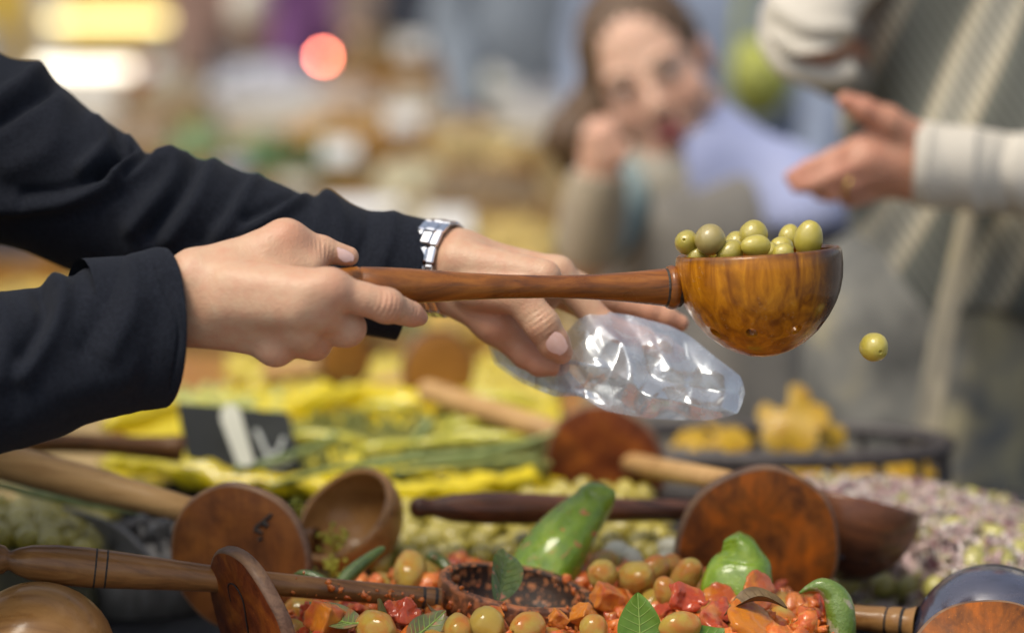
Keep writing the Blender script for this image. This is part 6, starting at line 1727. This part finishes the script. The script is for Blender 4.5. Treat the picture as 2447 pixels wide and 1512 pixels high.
# ------------------------------------------------------------------ long produce table and what stands on it
M_LINEN = simple('unbleached_linen', [(0.26, 0.18, 0.07), (0.38, 0.28, 0.13)], scale=12, rough=0.9)
table(-1.75, 0.10, 2.91, 6.65, 0.79, 'long plank trestle table carrying the produce into the background', M_LINEN, 'unbleached linen cloth under the produce crates')
table(-1.9, 0.34, 6.9, 8.1, 0.86, 'far trestle table with trays in front of the shoppers', M_LINEN, 'linen cloth on the far trestle table')
tb = [o for o in COL.objects if o.name.startswith('market_table')]

CW = {}
M_CARD = simple('white_card', [(0.74, 0.74, 0.72)], rough=0.8)
def colr(c, rough=0.6, key=''):
    k = (c, rough)
    if k not in CW: CW[k] = simple('produce' + key, [tuple(0.26 * q for q in c), tuple(0.82 * q for q in c), tuple(min(0.85, 1.1 * q) for q in c)], scale=26, rough=rough)
    return CW[k]
M_CRATE = wood('crate_pine', (0.14, 0.075, 0.022), (0.27, 0.16, 0.055), (0.36, 0.23, 0.09), rough=0.7, coat=0, blotch=0.2)
M_CRATE2 = wood('amber_crate', (0.13, 0.055, 0.010), (0.28, 0.13, 0.022), (0.38, 0.19, 0.035), rough=0.6, coat=0, blotch=0.2)
V0i, F0i = ico(2)
VSHAPE = {'ball': V0i, 'long': V0i * np.array([1.7, 0.75, 0.75]), 'leaf': V0i * np.array([1.5, 0.9, 0.22])}
def crate(pxx, Y, w, d, h, base, wood_m, fill, shape, size, label, flabel, fcat, seed, dome=0.05, rot=0.0):
    """an open slatted crate with heaped goods"""
    c = P(pxx, 500, Y); x0 = c[0]
    m = Matrix.Translation((x0, Y, base)) @ Matrix.Rotation(rot, 4, 'Z')
    t = thing('crate', label, 'crate', (x0, Y, base), 'produce crates on the long table', m)
    n = 3 if h > 0.11 else 2
    sh = h / n
    for i in range(n):
        z0, z1 = i * sh + 0.002, (i + 1) * sh - 0.004
        for lo, hi in (((-w / 2, -d / 2, z0), (w / 2, -d / 2 + 0.009, z1)), ((-w / 2, d / 2 - 0.009, z0), (w / 2, d / 2, z1)), ((-w / 2, -d / 2 + 0.0095, z0), (-w / 2 + 0.009, d / 2 - 0.0095, z1)), ((w / 2 - 0.009, -d / 2 + 0.0095, z0), (w / 2, d / 2 - 0.0095, z1))):
            V, F = cbox(lo, hi, 0.002); part('slat', V, F, wood_m, t, local=True, smooth=False)
    for sx in (-1, 1):
        for sy in (-1, 1):
            a, b = sx * (w / 2 - 0.020), sy * (d / 2 - 0.020)
            V, F = cbox((a - 0.010, b - 0.010, 0.001), (a + 0.010, b + 0.010, h + 0.008), 0.002); part('corner_post', V, F, wood_m, t, local=True, smooth=False)
    V, F = box((-w / 2 + 0.01, -d / 2 + 0.01, 0.001), (w / 2 - 0.01, d / 2 - 0.01, 0.008)); part('floor_board', V, F, wood_m, t, local=True, smooth=False)
    if seed % 3 == 0:
        M_ = Matrix.Rotation(-0.35, 4, 'X')
        V, F = cbox((-0.035, -0.001, 0.0), (0.035, 0.001, 0.045), 0.0008); V = V @ np.array(M_)[:3, :3].T + np.array([w * 0.22, -d / 2 + 0.02, h + 0.02])
        part('price_card', V, F, M_CARD, t, local=True, smooth=False)
        V, F = cbox((-0.003, -0.003, -0.05), (0.003, 0.003, 0.0), 0.0008); V = V + np.array([w * 0.22, -d / 2 + 0.02, h + 0.021])
        part('card_stick', V, F, wood_m, t, local=True, smooth=False)
    g = np.random.default_rng(seed)
    n = int(min(900, 2.6 * w * d / (size * size * 2.2)))
    xy = g.uniform(-1, 1, (n, 2)) * np.array([w / 2 - size - 0.008, d / 2 - size - 0.008])
    z = h - size * 0.6 + dome * (1 - (xy[:, 0] / (w / 2)) ** 2) * (1 - (xy[:, 1] / (d / 2)) ** 2) - g.uniform(0, size, n)
    V, F = scatter_mesh(VSHAPE[shape], F0i, np.column_stack([xy, z]), g.uniform(0.8, 1.15, n) * size, seed)
    N = 14
    X, Yy = np.meshgrid(np.linspace(-w / 2 + 0.010, w / 2 - 0.010, N), np.linspace(-d / 2 + 0.010, d / 2 - 0.010, N), indexing='ij')
    Z = h - size * 1.6 + dome * (1 - (X / (w / 2)) ** 2) * (1 - (Yy / (d / 2)) ** 2)
    V, F = merge([(V, F), (np.stack([X.ravel(), Yy.ravel(), np.maximum(Z, 0.012).ravel()], 1), gridfaces(N, N))])
    R3 = np.array(m)[:3, :3]
    solo('produce', V @ R3.T + np.array(m)[:3, 3], F, fill, flabel, fcat, kind='stuff')

TZ = 0.7915
# (pixel x, distance, width, depth, height, wood, colour, shape, size, crate label, goods label, category)
rows = [
 (110, 3.75, 0.34, 0.34, 0.075, M_CRATE, (0.50, 0.36, 0.07), 'ball', 0.016, 'pine crate of golden fruit below the far sleeve', 'small golden fruit heaped below the far sleeve', 'fruit'),
 (-40, 4.45, 0.28, 0.30, 0.09, M_CRATE2, (0.05, 0.025, 0.02), 'ball', 0.022, 'amber crate of dark brown fruit at the picture edge', 'dark brown fruit at the picture edge', 'fruit'),
 (460, 3.75, 0.24, 0.30, 0.085, M_CRATE, (0.30, 0.20, 0.32), 'long', 0.030, 'pine crate of purple and green vegetables under the gripping hand', 'purple vegetables under the gripping hand', 'vegetables'),
 (560, 3.62, 0.10, 0.16, 0.090, M_CRATE, (0.30, 0.33, 0.04), 'long', 0.026, 'narrow crate of yellow green gourds behind the green pickles', 'yellow green gourds behind the green pickles', 'gourds'),
 (930, 3.85, 0.22, 0.30, 0.07, M_CRATE, (0.20, 0.23, 0.10), 'leaf', 0.030, 'pine crate of grey green leaves beyond the tan paddles', 'grey green leaves beyond the tan paddles', 'leaves'),
 (760, 3.80, 0.16, 0.30, 0.07, M_CRATE2, (0.52, 0.38, 0.06), 'ball', 0.018, 'amber crate of yellow fruit over the yellow pickles', 'yellow fruit above the yellow pickles', 'fruit'),
 (1160, 3.80, 0.20, 0.34, 0.065, M_CRATE2, (0.48, 0.30, 0.05), 'ball', 0.016, 'amber crate of orange yellow nuts behind the bag hand', 'orange yellow nuts behind the bag hand', 'nuts'),
 (1220, 4.55, 0.20, 0.32, 0.075, M_CRATE, (0.52, 0.37, 0.10), 'ball', 0.022, 'pine crate of golden potatoes beside the child elbow', 'golden potatoes beside the child elbow', 'potatoes'),
 (1000, 4.6, 0.22, 0.34, 0.09, M_CRATE, (0.50, 0.44, 0.30), 'ball', 0.024, 'pine crate of cream garlic above the watch', 'cream garlic bulbs above the watch', 'garlic'),
 (1150, 5.25, 0.26, 0.34, 0.10, M_CRATE, (0.20, 0.13, 0.06), 'ball', 0.018, 'pine crate of taupe walnuts beyond the potatoes', 'taupe walnuts beyond the potatoes', 'walnuts'),
 (980, 5.3, 0.16, 0.34, 0.11, M_CRATE, (0.50, 0.44, 0.27), 'ball', 0.03, 'pine crate of cream turnips beside the white carton', 'cream turnips beside the white carton', 'turnips'),
 (780, 5.85, 0.20, 0.30, 0.10, M_CRATE, (0.06, 0.11, 0.03), 'leaf', 0.05, 'pine crate of dark green leaves behind the far sleeve', 'dark green leaves behind the far sleeve', 'leaves'),
 (625, 5.75, 0.16, 0.30, 0.11, M_CRATE, (0.07, 0.17, 0.05), 'leaf', 0.05, 'pine crate of bright green herbs behind the far sleeve', 'bright green herbs behind the far sleeve', 'herbs'),
 (470, 6.05, 0.15, 0.30, 0.11, M_CRATE, (0.24, 0.34, 0.15), 'leaf', 0.05, 'pine crate of pale green lettuce above the elbow', 'pale green lettuce above the elbow', 'lettuce'),
 (880, 6.35, 0.40, 0.34, 0.13, M_CRATE2, (0.42, 0.23, 0.05), 'ball', 0.025, 'wide amber crate of brown onions in mid table', 'brown onions in the wide amber crate', 'onions'),
 (1140, 6.05, 0.26, 0.30, 0.11, M_CRATE2, (0.48, 0.36, 0.14), 'ball', 0.035, 'amber crate of tan squash at the table corner', 'tan squash at the table corner', 'squash'),
 (330, 6.3, 0.20, 0.30, 0.12, M_CRATE, (0.33, 0.24, 0.15), 'ball', 0.03, 'pine crate of brown fruit above the sleeve elbow', 'brown fruit above the sleeve elbow', 'fruit'),
 (180, 5.6, 0.20, 0.30, 0.10, M_CRATE, (0.42, 0.34, 0.20), 'ball', 0.03, 'pine crate of tan roots behind the shoulder sleeve', 'tan roots behind the shoulder sleeve', 'roots'),
]
for i, r in enumerate(rows):
    crate(r[0], r[1], r[2], r[3], r[4], TZ, r[5], colr(r[6], 0.5), r[7], r[8], r[9], r[10], r[11], 100 + i, rot=rng.uniform(-0.08, 0.08))
TZ2 = 0.8615
for i, r in enumerate([
 (640, 7.45, 0.30, 0.34, 0.10, M_WHITEP, (0.50, 0.51, 0.58), 'ball', 0.03, 'white crate of lavender white garlic on the far table', 'lavender white garlic on the far table', 'garlic'),
 (930, 7.45, 0.30, 0.36, 0.17, M_CRATE2, (0.16, 0.10, 0.03), 'ball', 0.03, 'amber crate of dark dates on the far table', 'dark dates on the far table', 'dates'),
 (830, 7.15, 0.20, 0.26, 0.07, M_WHITEP, (0.44, 0.35, 0.28), 'ball', 0.025, 'white crate of pinkish white shallots on the far table', 'pinkish white shallots on the far table', 'shallots'),
 (990, 7.15, 0.14, 0.26, 0.07, M_WHITEP, (0.46, 0.39, 0.29), 'ball', 0.03, 'white crate of white mushrooms on the far table', 'white mushrooms on the far table', 'mushrooms'),
 (1160, 7.2, 0.20, 0.28, 0.10, M_WHITEP, (0.46, 0.44, 0.16), 'ball', 0.045, 'white crate of pale yellow melons on the far table', 'pale yellow melons on the far table', 'melons'),
 (1300, 7.15, 0.12, 0.26, 0.08, M_WHITEP, (0.42, 0.41, 0.44), 'ball', 0.03, 'white crate of grey lilac figs at the far table corner', 'grey lilac figs at the far table corner', 'figs'),
 (420, 7.3, 0.20, 0.30, 0.08, M_CRATE, (0.33, 0.28, 0.19), 'ball', 0.03, 'pine crate of grey beige roots on the far table', 'grey beige roots on the far table', 'roots'),
 (345, 7.75, 0.10, 0.14, 0.10, M_CRATE2, (0.52, 0.05, 0.02), 'ball', 0.03, 'small amber crate of red tomatoes by the white board', 'red tomatoes by the white board', 'tomatoes')]):
    crate(r[0], r[1], r[2], r[3], r[4], TZ2, r[5], colr(r[6], 0.45), r[7], r[8], r[9], r[10], r[11], 200 + i, dome=0.06)
def carton(pxx, pyy, Y, w, d, h, base, mat, label, cat='carton', tilt=0.0):
    x = P(pxx, pyy, Y)[0]
    t = thing('carton', label, cat, (x, Y, base), None, Matrix.Translation((x, Y, base)) @ Matrix.Rotation(tilt, 4, 'X'))
    V, F = cbox((-w / 2, -d / 2, 0.001), (w / 2, d / 2, h), 0.004); part('carton_body', V, F, mat, t, local=True, smooth=False)
    V, F = cbox((-w / 2 - 0.004, -d / 2 - 0.004, h + 0.001), (w / 2 + 0.004, d / 2 + 0.004, h + 0.014), 0.003); part('lid', V, F, mat, t, local=True, smooth=False)
carton(862, 455, 4.85, 0.125, 0.22, 0.105, TZ, M_CARD, 'white carton with a lid directly above the far sleeve cuff')
carton(560, 340, 5.35, 0.05, 0.14, 0.14, TZ, colr((0.42, 0.40, 0.46), 0.7), 'lilac grey carton between green herbs and lettuce')
carton(705, 400, 5.3, 0.07, 0.16, 0.11, TZ, colr((0.50, 0.46, 0.36), 0.7), 'beige carton between the two crates of greens')
carton(165, 168, 7.6, 0.27, 0.10, 0.10, TZ2, M_CARD, 'long white carton on the far table under the lamp')

# ------------------------------------------------------------------ glowing yellow stall at the far left
M_YAWN = simple('yellow_canvas', [(0.56, 0.36, 0.05), (0.66, 0.46, 0.09)], scale=6, rough=0.8)
def emit(name, c, s):
    t = NT(name); t.set(base=c, emis=c, emiss=s, rough=0.4); return t.m
ys = thing('market_stall', 'glowing yellow canvas stall far behind the shoulder sleeve', 'stall', (-1.25, 9.0, 0))
x0, x1 = P(-150, 60, 8.9)[0], P(420, 60, 8.9)[0]
V, F = cbox((x0, 8.9, 1.055), (x1, 8.94, 1.34)); part('canvas_front', V, F, M_YAWN, ys, smooth=False)
V, F = cbox((x0, 8.95, 0.55), (x1, 9.8, 0.60)); part('shelf', V, F, M_CRATE, ys, smooth=False)
V, F = cbox((x0, 9.75, 0.60), (x1, 9.8, 2.3)); part('back_cloth', V, F, M_YAWN, ys, smooth=False)
for sx in (x0 + 0.02, x1 - 0.06):
    for sy in (8.96, 9.70):
        V, F = cbox((sx, sy, 0), (sx + 0.04, sy + 0.04, 2.3)); part('post', V, F, M_WHITEP, ys, smooth=False)
V, F = cbox((x0 - 0.2, 8.5, 2.32), (x1 + 0.2, 10.0, 2.36)); part('roof', V, F, M_YAWN, ys, smooth=False)
V, F = cbox((P(75, 60, 8.85)[0], 8.85, 0.5), (P(150, 60, 8.85)[0], 8.885, 1.5)); part('cream_post', V, F, M_CREAM, ys, smooth=False)
def tube_lamp(xa, xb, pyy, Y, r, c, s, label):
    a, b = P(xa, pyy, Y), P(xb, pyy, Y)
    t = thing('tube_lamp', label, 'lamp', (a + b) / 2)
    V, F = tube([a, a * 0.66 + b * 0.34, a * 0.33 + b * 0.67, b], [r] * 4, seg=14, n=12); part('glass_tube', V, F, emit('glow', c, s), t)
    for q, w in ((a, -1), (b, 1)):
        V, F = tube([q + (w * 0.001, 0, 0), q + (w * 0.02, 0, 0)], [r * 1.15] * 2, seg=14, n=4); part('end_cap', V, F, M_WHITEP, t)
    V, F = cbox(np.minimum(a, b) + (-0.02, r + 0.002, -r), np.maximum(a, b) + (0.02, r + 0.02, r)); part('batten', V, F, M_WHITEP, t, smooth=False)
def lamp(pxx, pyy, Y, r, c, s, label, name='lamp'):
    p = P(pxx, pyy, Y)
    t = thing(name, label, 'lamp', p)
    V0, F0 = ico(3)
    part('bulb', V0 * r + p, F0, emit('glow', c, s), t)
    V, F = lathe_between(p + (0, 0, r * 0.9), p + (0, 0, r * 2.2), [(0, r * 0.55), (0.5, r * 0.6), (1.0, r * 0.4)], 16); part('socket', V, F, M_GROOVE, t)
    V, F = tube([p + (0, 0, r * 2.1), p + (0, 0.005, 0.4), p + (0, 0.0, 0.9)], [0.004, 0.004, 0.004], seg=6, n=10); part('cable', V, F, M_GROOVE, t)
tube_lamp(120, 400, 50, 8.75, 0.013, (1.0, 0.80, 0.34), 2.3, 'warm yellow tube lamp lit in front of the yellow canvas')
tube_lamp(90, 315, 165, 7.45, 0.013, (1.0, 0.93, 0.76), 1.9, 'white tube lamp lit low over the long white carton')
lamp(772, 136, 7.9, 0.010, (1.0, 0.20, 0.12), 34, 'tiny red lamp among the far trays')
# things carried or standing among the shoppers
def sack(pxx, pyy, Y, w, h, mat, label, cat='bag'):
    c = P(pxx, pyy, Y)
    def f(p):
        return ell(p, (0, 0, 0), (w / 2, 0.09, h / 2)) + 0.006 * vnoise(p, 18, 3)
    V, F = surfnet(f, (-w / 2 - 0.03, -0.14, -h / 2 - 0.03), (w / 2 + 0.03, 0.14, h / 2 + 0.03), 0.014)
    t = thing('shoulder_bag', label, cat, c)
    part('bag_body', V + c, F, mat, t)
    V, F = tube([c + (-w * 0.35, 0, h * 0.35), c + (-w * 0.2, 0, h * 1.1), c + (w * 0.2, 0, h * 1.1), c + (w * 0.35, 0, h * 0.35)], [0.010] * 4, seg=8, n=24); part('strap', V, F, mat, t)
sack(598, 22, 7.9, 0.115, 0.17, M_CREAM, 'cream shoulder bag hanging between the rose brown and purple shoppers')
sack(1815, 185, 5.2, 0.115, 0.15, colr((0.42, 0.44, 0.08), 0.6), 'yellow green bag beside the rolled cream sleeve')
for i in range(46):
    x, y = rng.uniform(0.3, 3.0), rng.uniform(6.5, 16)
    maple((x, y, 0.014), rng.uniform(0.05, 0.09), (rng.uniform(-0.2, 0.2), rng.uniform(-0.2, 0.2), 1), rng.uniform(0, 6), 'yellow leaf lying on the grey paving beyond the stall', 'yellow leaves on the paving')
